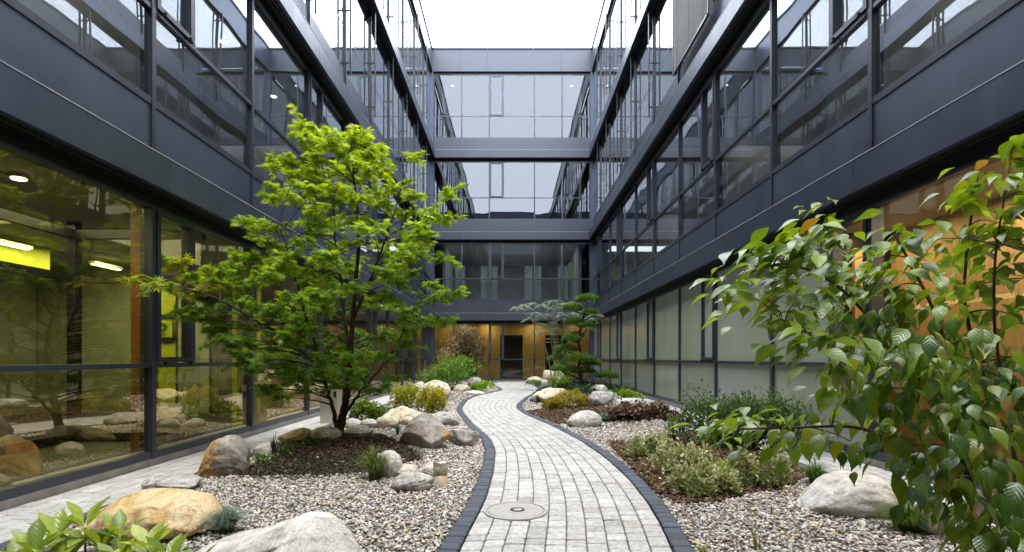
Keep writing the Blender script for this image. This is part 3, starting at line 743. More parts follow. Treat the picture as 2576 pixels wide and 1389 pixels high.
def build_rocks():
    rk = [
     (455, 925, 1298, 1440, 'large pale grey boulder cut off by the bottom edge of the photo', PALE, .8, 11, .62, -.16, .3),
     (236, 545, 1238, 1372, 'big rounded ochre boulder behind the young glossy leaved shrub', OCHRE, .35, 12, .85, 0, .2),
     (492, 632, 1094, 1203, 'tall brown split rock standing upright beside the left walkway', RUST, .75, 13, .75, .1, 0),
     (362, 505, 1190, 1240, 'low flat grey rock lying beside the tall brown split rock', GREY, .4, 14, .8, 0, .3),
     (60, 250, 1332, 1425, 'pale rock half hidden by the glossy leaved shrub', PALE, .4, 15, .8, 0, .2),
     (698, 792, 1077, 1117, 'golden brown rock at the walkway edge left of the maple trunk', OCHRE, .6, 16, .8, 0, .2),
     (782, 860, 1072, 1112, 'pale flat rock just behind the base of the maple trunk', PALE, .4, 17, .8, 0, .2),
     (640, 706, 1112, 1150, 'small pale rock behind the ground cover, right of the tall brown rock', PALE, .4, 18, .8, 0, .2),
     (866, 912, 1052, 1078, 'small whitish rock right of the maple trunk, leftmost of its row', PALE, .5, 19, .8, 0, .2),
     (905, 955, 1054, 1080, 'small cream rock in the middle of the row right of the maple', PALE, .4, 20, .8, 0, .2),
     (945, 1004, 1046, 1079, 'small tan rounded rock beside the large golden block', TAN, .4, 21, .8, 0, .2),
     (868, 940, 1070, 1096, 'flat white rock lying right behind the maple trunk', PALE, .5, 22, .8, 0, .2),
     (960, 1062, 1022, 1071, 'cream and golden block behind the big angular rock', TAN, .8, 23, .7, .05, .2),
     (1066, 1156, 1035, 1071, 'light grey slab rock with pale top near the path bend', GREY, .6, 24, .7, .18, .3),
     (1004, 1134, 1043, 1131, 'biggest angular grey rock with rusty edges in the left bed', MIX, .95, 25, .8, .15, .3),
     (1126, 1207, 1079, 1125, 'grey oblong block lying beside the dark path edging', GREY, .9, 26, .6, .05, .4),
     (938, 1016, 1133, 1204, 'round white stone behind the green grass tuft', PALE, .15, 27, .8, 0, .2),
     (1000, 1056, 1168, 1203, 'small yellowish rock tucked behind the round white stone', TAN, .5, 28, .8, 0, .2),
     (983, 1091, 1187, 1240, 'white grey veined rock in front of the low round bollard', GREY, .5, 29, .75, .1, .3),
     (1054, 1120, 1162, 1207, 'pale rounded rock right behind the low round bollard', PALE, .4, 30, .8, 0, .2),
     (1028, 1078, 960, 1005, 'jagged white rock rising above the yellow green shrubs', PALE, .9, 31, .7, .25, .3),
     (1056, 1135, 956, 1002, 'broad beige boulder behind the yellow green shrubs', TAN, .45, 32, .7, .12, .2),
     (1140, 1184, 966, 988, 'small beige brown rock beyond the bluish grass in the left bed', TAN, .4, 33, .8, 0, .2),
     (1176, 1214, 948, 974, 'round grey stone nearest the entrance in the left bed', GREY, .3, 34, .8, 0, .2),
     (1166, 1218, 982, 995, 'flat pale stone in front of the lime plant in the left bed', PALE, .5, 35, .8, 0, .2),
     (1424, 1513, 1032, 1078, 'smooth white boulder beside the small blue grass, right of the path', PALE, .45, 36, .7, .05, .3),
     (1480, 1545, 984, 1024, 'grey rock between the yellow shrub and the red brown plant', GREY, .6, 37, .8, .1, .3),
     (1345, 1440, 975, 1012, 'beige rock behind the yellow shrub at the path bend', TAN, .5, 38, .7, .05, .3),
     (1336, 1376, 984, 1013, 'small white rock at the left end of the yellow shrub', PALE, .4, 39, .8, 0, .2),
     (1360, 1384, 955, 980, 'small white stone between lime plants by the far path', PALE, .4, 40, .8, 0, .2),
     (1364, 1424, 930, 968, 'large beige boulder beside the entrance under the airy tree', TAN, .4, 41, .8, 0, .2),
     (1320, 1370, 947, 967, 'low tan rock nearest the entrance, right of the path', TAN, .5, 42, .8, 0, .2),
     (1545, 1660, 1000, 1032, 'long flat white rock behind the red brown plant', PALE, .5, 43, .6, 0, .2),
     (1480, 1530, 968, 990, 'flat pale rock among the dark ground cover below the cloud pine', PALE, .5, 44, .7, 0, .2),
     (2018, 2300, 1192, 1305, 'big smooth white boulder under the dogwood leaves', PALE, .35, 45, .75, .06, .25),
     (2318, 2446, 1282, 1358, 'white rock partly hidden behind dogwood leaves, right of the green grass mound', PALE, .45, 46, .8, .15, .25),
     (2205, 2245, 1066, 1100, 'small whitish stone glimpsed between dogwood branches', PALE, .4, 47, .8, 0, .2),
    ]
    extra = {11: dict(prof=[(-1, .12), (-.7, .42), (-.25, .6), (.1, .82), (.35, 1), (.55, .97), (.75, .72), (.92, .4), (1, .15)]),
             12: dict(prof=[(-1, .3), (-.8, .78), (-.4, 1), (.2, 1), (.6, .9), (.85, .66), (1, .25)]),
             13: dict(prof=[(-1, .3), (-.7, .5), (-.35, .86), (0, 1), (.5, .97), (.8, .85), (1, .5)], grad=(-1, -.2, (.34, .17, .05), (.50, .34, .14))),
             25: dict(prof=[(-1, .4), (-.7, .78), (-.2, 1), (.1, .98), (.4, .86), (.75, .72), (.95, .6), (1, .4)], grad=(1, .74, (.40, .20, .05), (.50, .36, .18))),
             45: dict(prof=[(-1, .3), (-.7, .8), (-.3, 1), (.2, .97), (.7, .75), (1, .3)])}
    for a in rk: rock(*a[:4], a[4], a[5], a[6], a[7], a[8], a[9], a[10], **extra.get(a[7], {}))

# ------------------------------------------------------------------ gravel and mulch
def build_gravel():
    def field(n, xr, yr): return RNG.uniform(*xr, n), RNG.uniform(*yr, n)
    def inbed(x, y, pad=0):
        return ((x < Lx(y)-KERB-.012+pad) | (x > Rx(y)+KERB+.012-pad)) & (np.abs(x) < 2.735)
    xs, ys, ss = [], [], []
    for (y0, y1, dens, s) in ((1.6, 4.6, 3000, 1.0), (4.6, 7, 2300, 1.08), (7, 11, 1300, 1.3), (11, 23, 420, 1.7)):
        n = int(5.5*(y1-y0)*dens); x, y = field(n, (-2.74, 2.74), (y0, y1))
        k = inbed(x, y); mm = mulch_mask(x, y); k &= (~mm | (RNG.random(n) < .05))
        if y0 < 2: k &= (np.abs(x)/y < 1.05)
        x, y = x[k], y[k]; xs.append(x); ys.append(y); ss.append(np.full(len(x), s))
    x = np.concatenate(xs); y = np.concatenate(ys); s = np.concatenate(ss); n = len(x)
    V0, F0 = ICO1
    Q = nrm(RNG.normal(size=(n, 4))); a, b, c, d = Q.T
    Rm = np.stack([1-2*(c*c+d*d), 2*(b*c-a*d), 2*(b*d+a*c), 2*(b*c+a*d), 1-2*(b*b+d*d), 2*(c*d-a*b), 2*(b*d-a*c), 2*(c*d+a*b), 1-2*(b*b+c*c)], -1).reshape(n, 3, 3)
    rad = np.clip(np.exp(RNG.normal(-4.60, .26, n)), .006, .020)*s
    ax = np.stack([RNG.uniform(.9, 1.35, n), RNG.uniform(.7, 1.05, n), RNG.uniform(.45, .75, n)], -1)
    jit = 1+RNG.uniform(-.16, .16, (n, len(V0)))
    P = V0[None]*jit[:, :, None]*ax[:, None, :]
    P = np.einsum('nij,nkj->nki', Rm, P); P[:, :, 2] *= .72
    P = P*rad[:, None, None]+np.stack([x, y, hg(x, y)+rad*RNG.uniform(.1, .75, n)], -1)[:, None, :]
    pal = np.array([(.42, .40, .37), (.30, .29, .28), (.20, .20, .21), (.50, .47, .42), (.40, .32, .22), (.26, .23, .20), (.62, .60, .57), (.33, .25, .17), (.13, .13, .14), (.46, .39, .30)])
    pc = pal[RNG.choice(len(pal), n, p=[.20, .19, .13, .13, .08, .09, .06, .04, .05, .03])]*RNG.uniform(.8, 1.2, (n, 1))
    Fc = (F0[None]+(np.arange(n)*len(V0))[:, None, None]).reshape(-1, 3)
    o = npmesh('gravel', P.reshape(-1, 3), Fc, M['pebble'], None, np.repeat(np.clip(pc*1.36, 0, .82), len(V0), 0))
    tag(o, 'mixed grey, tan and white pebbles covering both garden beds', 'gravel', kind='stuff')
    # fallen leaves
    n = 130; x = RNG.uniform(-2.6, 2.6, n); y = RNG.uniform(2.6, 12, n); k = (x < Lx(y)-.2) | (x > Rx(y)+.2) | (RNG.random(n) < .25); x, y = x[k], y[k]; n = len(x)
    th = RNG.uniform(0, 6.28, n); T = np.stack([np.cos(th), np.sin(th), RNG.uniform(-.1, .35, n)], -1); N = np.array([0, 0, 1.])+RNG.normal(0, .3, (n, 3))
    fc = np.array([(.50, .38, .06), (.42, .22, .05), (.30, .15, .06), (.45, .42, .10)])[RNG.integers(0, 4, n)]
    onp = (x > Lx(y)-.11) & (x < Rx(y)+.11)
    o = scatter('fallen_leaves', M['small'], np.stack([x, y, np.where(onp, .018, hg(x, y)+.022)], -1), T, N, RNG.uniform(.022, .045, n), SMALL, fc)
    tag(o, 'yellow and brown fallen leaves scattered over gravel and path', 'fallen leaves', kind='stuff')
    # bark chips
    lim = [(.9, 2.75, 7, 12, 900, 1.5), (.95, 2.7, 3.2, 7.4, 3400, 1.0), (-2.72, -.5, 4.4, 7.2, 2600, .8)]
    xs, ys, ss = [], [], []
    for (x0, x1, y0, y1, dens, s) in [(-.2, 2.75, 8, 12.5, 1500, 1.3), (.95, 2.75, 3.2, 7.6, 3600, 1.0), (-2.74, -.5, 4.3, 7.4, 3000, .75)]:
        n = int((x1-x0)*(y1-y0)*dens); x, y = field(n, (x0, x1), (y0, y1))
        k = mulch_mask(x, y) & inbed(x, y); x, y = x[k], y[k]; xs.append(x); ys.append(y); ss.append(np.full(len(x), s))
    x = np.concatenate(xs); y = np.concatenate(ys); s = np.concatenate(ss); n = len(x)
    BX = np.array([(-1, -1, -1), (1, -1, -1), (1, 1, -1), (-1, 1, -1), (-1, -1, 1), (1, -1, 1), (1, 1, 1), (-1, 1, 1)], float)
    BF = np.array([(0, 3, 2, 1), (4, 5, 6, 7), (0, 1, 5, 4), (1, 2, 6, 5), (2, 3, 7, 6), (3, 0, 4, 7)])
    th = RNG.uniform(0, 6.28, n); tl = RNG.normal(0, .35, n)
    T = np.stack([np.cos(th)*np.cos(tl), np.sin(th)*np.cos(tl), np.sin(tl)], -1); N = nrm(np.array([0, 0, 1.])+RNG.normal(0, .35, (n, 3)))
    B = nrm(np.cross(T, N)); N = np.cross(B, T)
    L = RNG.uniform(.008, .028, n)*s; W = RNG.uniform(.005, .012, n)*s; Hh = RNG.uniform(.002, .005, n)*s
    bx = BX[None]*(1+RNG.uniform(-.35, .25, (n, 8, 3)))
    P = bx[:, :, 0:1]*(L[:, None]*T)[:, None]+bx[:, :, 1:2]*(W[:, None]*B)[:, None]+bx[:, :, 2:3]*(Hh[:, None]*N)[:, None]
    P = P+np.stack([x, y, hg(x, y)+RNG.uniform(.0, .022, n)], -1)[:, None]
    left = x < 0
    t = RNG.random(n); pc = lerpc((.04, .024, .015), (.17, .105, .06), t**1.3); pc = np.where((RNG.random(n) < .07)[:, None], np.array([.34, .23, .13]), pc)
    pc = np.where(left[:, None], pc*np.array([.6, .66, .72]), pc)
    Fc = (BF[None]+(np.arange(n)*8)[:, None, None]).reshape(-1, 4)
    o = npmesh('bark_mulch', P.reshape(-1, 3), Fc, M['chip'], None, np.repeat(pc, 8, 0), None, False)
    tag(o, 'brown bark chips spread between the shrubs and under the maple', 'bark mulch', kind='stuff')

# ------------------------------------------------------------------ plants
def bez(p, c, q, n):
    t = np.linspace(0, 1, n)[:, None]; return (1-t)**2*p+2*t*(1-t)*c+t*t*q
def build_maple():
    g = gp(850, 1101); root = thing('maple_tree', g, 'light green Japanese maple spreading over the left gravel bed', 'tree')
    Y0 = g[1]; wood_ = MB()
    def st(pp, r0, r1, n=9):
        P = np.array([px(*q) for q in pp]); t = np.linspace(0, 1, len(P)); tt = np.linspace(0, 1, len(P)*5)
        Q = np.stack([np.interp(tt, t, P[:, i]) for i in range(3)], -1)
        k = np.array([.25, .5, .25])
        for _ in range(4): Q[1:-1] = (Q[:-2]*.25+Q[1:-1]*.5+Q[2:]*.25)
        Q[1:-1] += RNG.normal(0, .006, Q[1:-1].shape)
        wood_.tube(Q, list(r0+(r1-r0)*tt**.8), n); return Q, r0+(r1-r0)*tt**.8
    stems = []
    stems.append(st([(850, 1112, Y0), (858, 1060, Y0), (874, 990, Y0), (880, 900, Y0+.05), (893, 760, Y0+.1), (902, 600, Y0+.1), (893, 450, Y0+.1), (875, 350, Y0+.1)], .056, .006, 10))
    stems.append(st([(848, 1085, Y0), (838, 1030, Y0-.1), (826, 985, Y0-.2), (800, 900, Y0-.3), (765, 780, Y0-.4), (735, 660, Y0-.4), (700, 570, Y0-.35)], .028, .005))
    stems.append(st([(858, 1060, Y0), (885, 1015, Y0-.05), (925, 965, Y0-.1), (975, 905, Y0), (1020, 830, Y0+.15), (1060, 720, Y0+.3)], .022, .005))
    stems.append(st([(880, 900, Y0+.05), (862, 760, Y0+.2), (845, 620, Y0+.3), (835, 470, Y0+.3), (795, 330, Y0+.2)], .022, .004))
    stems.append(st([(890, 800, Y0+.08), (940, 680, Y0-.1), (985, 560, Y0-.2), (1020, 430, Y0-.1)], .020, .004))
    stems.append(st([(810, 930, Y0-.28), (720, 850, Y0-.6), (620, 790, Y0-.85), (520, 740, Y0-1.05), (430, 715, Y0-1.15)], .020, .005))
    SP = np.concatenate([s[0] for s in stems]); SR = np.concatenate([s[1] for s in stems])
    prof = [(285, 745, 795), (330, 742, 845), (380, 735, 975), (430, 670, 1045), (480, 655, 1115), (540, 640, 1125), (600, 615, 1105), (660, 520, 1115), (720, 420, 1130),
            (780, 440, 1140), (830, 480, 1120), (880, 570, 1070), (930, 620, 1050), (980, 660, 985), (1010, 660, 740)]
    pr = np.array(prof, float); pr[:, 0] += 12
    cs = []; tries = 0
    fixed = [(772, 318), (765, 348), (955, 375), (1035, 400), (1125, 495), (1115, 560), (1118, 655), (1135, 750), (1115, 815), (620, 560), (650, 575), (450, 665), (380, 722), (430, 735), (480, 700), (500, 805),
             (560, 830), (690, 420), (680, 500), (700, 1000), (680, 980), (950, 985), (985, 960), (770, 985), (740, 440), (900, 345), (930, 410), (545, 690), (600, 680)]
    cand = [(x, y, 1) for x, y in fixed]
    while len(cand) < 155 and tries < 6000:
        tries += 1; y = RNG.uniform(330, 985); l = np.interp(y, pr[:, 0], pr[:, 1]); r_ = np.interp(y, pr[:, 0], pr[:, 2]); x = RNG.uniform(l+25, r_-25)
        if min(math.hypot((x-a)/1.25, (y-b)*1.25) for a, b, _ in cand) > 26: cand.append((x, y, 0))
    P, T, N, S, C = [], [], [], [], []
    for x, y, fx in cand:
        l = np.interp(y, pr[:, 0], pr[:, 1]); r_ = np.interp(y, pr[:, 0], pr[:, 2]); u = (x-(l+r_)/2)/max(30, (r_-l)/2)
        dep = math.sqrt(max(0, 1-min(1, u*u)))*min(1.15, (r_-l)/2*Y0/F)*RNG.uniform(-1, 1)*.95
        Y = Y0+dep if not fx else Y0+dep*.4-.1
        if x < 640: Y = Y0-(640-x)/280*1.0-.1+RNG.uniform(-.15, .15)
        Y = min(Y, 3.22*F/(CX-x)) if x < CX else Y
        c = px(x, y, Y)
        d = np.linalg.norm(SP-c, axis=1)+np.where(SP[:, 2] > c[2]-.08, 1.2, 0)
        k = int(np.argmin(d)); p = SP[k]; L = np.linalg.norm(c-p)
        mid = (p+c)/2+np.array([0, 0, .10*L])+RNG.normal(0, .04, 3)
        q = bez(p, mid, c, 7); r0 = min(SR[k]*.6, .004+.012*L); wood_.tube(q, list(np.linspace(r0, .0028, 7)), 5, False)
        rs = (.20 if fx else RNG.uniform(.15, .27)); outd = c-np.array([SP[k][0], SP[k][1], c[2]]); outd[2] = 0; oa = math.atan2(outd[1], outd[0])
        nt = 6 if fx else 8
        for j in range(nt):
            a = oa+(j-(nt-1)/2)*(2*math.pi/nt)*(.85)+RNG.normal(0, .25); ln = rs*RNG.uniform(.6, 1.1)*(1.2 if abs(a-oa) < .8 else .85)
            dv = np.array([math.cos(a), math.sin(a), RNG.uniform(-.45, .6)]); e = c+dv*ln
            tw = bez(c, (c+e)/2+np.array([0, 0, .035]), e, 5); wood_.tube(tw, [.0026, .0024, .002, .0017, .0013], 4, False)
            m = int(ln/.043)+2
            for i in range(m):
                t = .15+.85*i/m; b = c+(e-c)*t+np.array([0, 0, .035*(1-abs(2*t-1))])
                for sd in (-1, 1):
                    side = np.array([-dv[1], dv[0], 0])*sd
                    tt = dv*.55+side*RNG.uniform(.4, 1.1)+np.array([0, 0, RNG.uniform(-.7, .3)])
                    P.append(b+RNG.normal(0, .012, 3)); T.append(tt); N.append(np.array([0, 0, 1])+RNG.normal(0, .5, 3)); S.append(RNG.uniform(.048, .085))
                    C.append((y, x))
    P, T, N, S, C = map(np.array, (P, T, N, S, C)); n = len(P)
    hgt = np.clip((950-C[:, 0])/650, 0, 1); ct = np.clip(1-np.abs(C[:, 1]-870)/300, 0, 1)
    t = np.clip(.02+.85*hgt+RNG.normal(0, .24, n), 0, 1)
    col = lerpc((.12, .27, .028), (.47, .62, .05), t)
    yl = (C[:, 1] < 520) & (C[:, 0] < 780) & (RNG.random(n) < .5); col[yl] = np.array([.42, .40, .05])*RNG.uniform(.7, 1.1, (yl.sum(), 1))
    br = RNG.random(n) < .006; col[br] = (.40, .22, .05)
    col *= RNG.uniform(.8, 1.2, (n, 1))
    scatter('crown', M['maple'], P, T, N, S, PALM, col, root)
    wood_.build('trunk', M['bark'], root, True); adopt(root)

def build_dogwood():
    root = thing('dogwood_shrub', (1.62, 1.72, 0), 'foreground dogwood with large drooping green leaves at the right edge', 'shrub')
    wd = MB(); SPs = []; SRs = []
    def st(pp, r0, r1):
        P = np.array([px(*q) for q in pp]); t = np.linspace(0, 1, len(P)); tt = np.linspace(0, 1, len(P)*5)
        Q = np.stack([np.interp(tt, t, P[:, i]) for i in range(3)], -1)
        for _ in range(4): Q[1:-1] = (Q[:-2]*.25+Q[1:-1]*.5+Q[2:]*.25)
        r = r0+(r1-r0)*tt; wd.tube(Q, list(r), 8); SPs.append(Q); SRs.append(r)
    B0 = (2560, 1740, 1.70)
    st([B0, (2530, 1500, 1.68), (2486, 1379, 1.66), (2442, 1213, 1.64), (2396, 1110, 1.63), (2339, 1007, 1.62), (2266, 898, 1.62), (2190, 800, 1.6), (2090, 700, 1.6), (1970, 655, 1.58), (1875, 690, 1.56)], .011, .0025)
    st([(2486, 1379, 1.66), (2411, 1244, 1.70), (2297, 1130, 1.72), (2160, 1070, 1.75), (2010, 1075, 1.78), (1860, 1080, 1.8)], .010, .003)
    st([(2540, 1600, 1.69), (2560, 1300, 1.75), (2550, 1100, 1.8), (2500, 850, 1.82), (2500, 650, 1.8), (2540, 420, 1.78)], .009, .0025)
    st([(2396, 1110, 1.63), (2400, 950, 1.7), (2360, 800, 1.75), (2300, 680, 1.78), (2250, 590, 1.8)], .009, .003)
    st([(2550, 1100, 1.8), (2470, 950, 1.9), (2420, 760, 2.0), (2440, 560, 2.0), (2460, 440, 2.0)], .009, .003)
    st([(2266, 898, 1.62), (2160, 850, 1.55), (2050, 850, 1.5), (1960, 800, 1.5)], .006, .002)
    st([(2560, 1300, 1.75), (2480, 1180, 1.5), (2420, 1100, 1.42)], .007, .002)
    SP = np.concatenate(SPs); SR = np.concatenate(SRs)
    cl = [(2550, 370, 0), (2480, 440, 0), (2545, 470, 0), (2440, 470, 0), (2560, 550, 0), (2500, 560, 0), (2450, 590, 0), (2340, 605, 0), (2270, 590, 0), (2060, 565, 0), (2020, 595, 0), (2110, 590, 0), (1970, 620, 0), (1905, 650, 0), (1850, 690, 0),
          (1920, 715, 0), (1990, 670, 0), (2060, 650, 0), (2120, 690, 0), (1830, 735, 0), (2190, 660, 0), (2240, 670, 0), (2320, 655, 0), (2400, 650, 0), (2160, 740, 0), (2240, 730, 0), (2320, 720, 0), (2390, 740, 0), (2470, 700, 0), (2550, 680, 0),
          (1945, 800, 0), (2000, 770, 0), (2070, 760, 0), (2120, 800, 1), (2200, 810, 1), (2280, 800, 1), (2370, 810, 1), (2450, 800, 0), (2540, 790, 0), (2030, 890, 0), (2085, 870, 0), (2145, 905, 1), (2210, 880, 1), (2290, 890, 2), (2360, 890, 1), (2440, 880, 1), (2540, 900, 1),
          (2125, 965, 1), (2185, 990, 1), (2270, 965, 2), (2350, 985, 2), (2430, 985, 2), (2510, 990, 2), (2160, 1045, 1), (2230, 1065, 1), (2310, 1050, 2), (2395, 1085, 2), (2480, 1070, 2), (2555, 1080, 2), (1805, 1090, 0), (1855, 1070, 0), (1910, 1065, 0), (1965, 1085, 1), (2025, 1075, 1), (2090, 1070, 1), (2140, 1110, 1),
          (1970, 1130, 1), (2240, 1130, 2), (2420, 1165, 2), (2520, 1160, 2), (2345, 1225, 2), (2390, 1255, 2), (2490, 1255, 2), (2555, 1260, 2), (2480, 1330, 2), (2545, 1350, 2), (2600, 500, 0), (2640, 700, 0), (2640, 900, 1), (2650, 1100, 2), (2640, 1300, 2), (2520, 620, 0), (2580, 610, 0), (2320, 1165, 2), (2440, 1300, 2), (2520, 1300, 2), (2400, 1200, 2), (2460, 1130, 2), (2380, 1030, 2), (2540, 1020, 2), (2460, 1030, 2), (2330, 930, 2), (2300, 850, 1), (2400, 850, 1), (2490, 850, 1), (2520, 950, 2), (2200, 940, 1), (2420, 930, 1), (2560, 1390, 2), (2500, 1400, 2)]
    P, T, N, S, C = [], [], [], [], []
    for x, y, dk in cl:
        x = x+22 if x < 2000 else x
        d2 = [np.linalg.norm(((SP[:, 0]/SP[:, 1]*F+CX)-x, (H-SP[:, 2])/SP[:, 1]*F+CY-y), axis=0)]
        k = int(np.argmin(d2[0])); Y = SP[k][1]+RNG.uniform(-.14, .14)-(.12 if dk == 2 else 0); c = px(x, y, Y)
        d = np.linalg.norm(SP-c, axis=1)+np.where(SP[:, 2] > c[2]+.02, .12, 0); k = int(np.argmin(d)); p = SP[k]
        q = bez(p, (p+c)/2+np.array([0, 0, .03]), c, 6); wd.tube(q, list(np.linspace(min(SR[k]*.6, .004), .0016, 6)), 5, False)
        od = c-np.array([1.55, 1.75, c[2]]); od[2] = 0; oa = math.atan2(od[1], od[0])
        for j in range(RNG.integers(14, 21) if dk == 0 or y < 1000 else (RNG.integers(13, 19) if x > 2290 else RNG.integers(7, 11))):
            a = oa+RNG.normal(0, 1.1); dn = RNG.uniform(-1.6, -.4) if dk else RNG.uniform(-.7, .15)
            t = np.array([math.cos(a), math.sin(a), dn])
            base = c+nrm(t*np.array([1, 1, .25]))*RNG.uniform(.0, .03)+RNG.normal(0, .034, 3)
            P.append(base); T.append(t); nn = np.array([math.cos(a)*.5, math.sin(a)*.5, 1.0])+RNG.normal(0, .3, 3); N.append(nn)
            S.append(RNG.uniform(.048, .088) if dk < 2 else RNG.uniform(.052, .088)); C.append(dk)
    P, T, N, S, C = map(np.array, (P, T, N, S, C)); n = len(P)
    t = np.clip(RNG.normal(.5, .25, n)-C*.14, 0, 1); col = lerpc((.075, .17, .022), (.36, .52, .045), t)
    w = RNG.random(n) < .008; col[w] = (.36, .20, .05); y_ = RNG.random(n) < .07; col[y_] = (.30, .34, .035)
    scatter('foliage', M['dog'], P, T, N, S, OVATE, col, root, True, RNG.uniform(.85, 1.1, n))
    wd.build('stem', M['barkred'], root, True); adopt(root)

def whorl_shrub():
    root = thing('glossy_shrub', (-1.5, 1.95, 0), 'young shrub with glossy yellow green leaves at the bottom left corner', 'shrub')
    wd = MB(); P, T, N, S, C = [], [], [], [], []
    tips = [(140, 1322), (215, 1296), (300, 1322), (372, 1352), (255, 1352), (180, 1372), (330, 1385), (420, 1392), (90, 1362), (40, 1392), (290, 1392), (480, 1412), (130, 1400), (380, 1405)]
    for i, (x, y) in enumerate(tips):
        Y = 1.95+RNG.uniform(-.12, .16); c = px(x, y+32, Y); b = np.array([-1.52+RNG.normal(0, .1), Y+RNG.normal(0, .05), 0.0])
        wd.tube(bez(b, np.array([c[0], c[1], c[2]*.5]), c, 8), list(np.linspace(.007, .003, 8)), 6)
        for tier in range(2):
            for j in range(6 if tier == 0 else 5):
                a = j*2*math.pi/6.5+RNG.normal(0, .25)+tier; up = RNG.uniform(.5, 1.8) if tier == 0 else RNG.uniform(-.2, .5)
                t = np.array([math.cos(a), math.sin(a), up]); P.append(c-np.array([0, 0, .035*tier])+.006*t); T.append(t); N.append(np.array([-math.cos(a)*.5, -math.sin(a)*.5, 1])); S.append(RNG.uniform(.085, .125)); C.append(tier)
    P, T, N, S, C = map(np.array, (P, T, N, S, C)); n = len(P)
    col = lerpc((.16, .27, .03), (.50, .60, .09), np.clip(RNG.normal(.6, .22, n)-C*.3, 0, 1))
    scatter('foliage', M['gloss'], P, T, N, S, OBOV, col, root); wd.build('stem', M['barkred'], root, True); adopt(root)

def clump(name, label, x0, x1, yt, yb, n, size, c0, c1, tm=SMALL, m='small', dr=.9, stems=10, cat='shrub', group=None, lobes=1, up=.3, seed=0, lift=0, bark='bark', shell=.55, sprawl=False):
    xc = (x0+x1)/2; g = gp(xc, yb-1); Y = g[1]; w = (x1-x0)/2*Y/F; d = w*dr; Yc = Y+d*.75; w *= Yc/Y; gx = (xc-CX)*Yc/F; gz = float(hg(gx, Yc))
    top = H-(yt-CY)*Yc/F; h = max(.05, top-gz)
    root = thing(name, (gx, Yc, gz), label, cat, group); r = np.random.default_rng(seed+55)
    L = [(0, 0, 0, 1.0)] if lobes == 1 else [(r.uniform(-.62, .62), r.uniform(-.6, .6), r.uniform(-.3, .1), r.uniform(.36, .58)) for _ in range(lobes)]
    P, O = [], []
    for lx, ly, lz, ls in L:
        k = n//len(L); q = nrm(r.normal(size=(k, 3))); q[:, 2] = np.where(q[:, 2] < -.25, -q[:, 2], q[:, 2])
        rr = r.uniform(shell, 1.0, k)**.7*(1+.22*np.sin(q[:, 0]*5+lx*9+seed)*np.sin(q[:, 1]*4+ly*7)+r.normal(0, .07, k))
        P.append(np.stack([(lx+q[:, 0]*rr*ls)*w, (ly+q[:, 1]*rr*ls)*d, (.45+lz*.6+q[:, 2]*rr*ls*.55)*h], -1)); O.append(q)
    P = np.concatenate(P); O = np.concatenate(O); P[:, 2] = np.abs(P[:, 2])
    lo, hi = np.percentile(P[:, 0], [1.0, 99.0]); P[:, 0] = (P[:, 0]-(lo+hi)/2)/(hi-lo)*2*w*.97
    lo, hi = np.percentile(P[:, 1], [1.0, 99.0]); P[:, 1] = (P[:, 1]-(lo+hi)/2)/(hi-lo)*2*d
    lo, hi = np.percentile(P[:, 2], [2.0, 99.0]); P[:, 2] = np.maximum(.01, (P[:, 2]-lo)/(hi-lo)*h*.97)
    if sprawl: P[:, 2] *= .62+.38*np.sin(P[:, 0]/w*6+seed)*np.sin(P[:, 1]/d*5)
    T = O+np.array([0, 0, up])+r.normal(0, .55, P.shape); N = O*.6+np.array([0, 0, .8])+r.normal(0, .45, P.shape)
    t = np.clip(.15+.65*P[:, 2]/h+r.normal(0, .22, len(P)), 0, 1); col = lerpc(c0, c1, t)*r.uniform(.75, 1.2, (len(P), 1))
    P = P+np.array([gx, Yc, gz])
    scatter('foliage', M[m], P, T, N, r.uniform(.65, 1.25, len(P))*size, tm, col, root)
    wd = MB()
    for i in range(stems):
        k = r.integers(0, len(P)); b = np.array([gx+r.normal(0, .12)*w, Yc+r.normal(0, .12)*d, gz-.02]); e = P[k]
        wd.tube(bez(b, (b+e)/2+np.array([0, 0, .15*h]), e, 6), list(np.linspace(.012, .003, 6)*min(1, h*1.6+.2)), 5, False)
    if stems: wd.build('stem', M[bark], root, True)
    adopt(root); return root
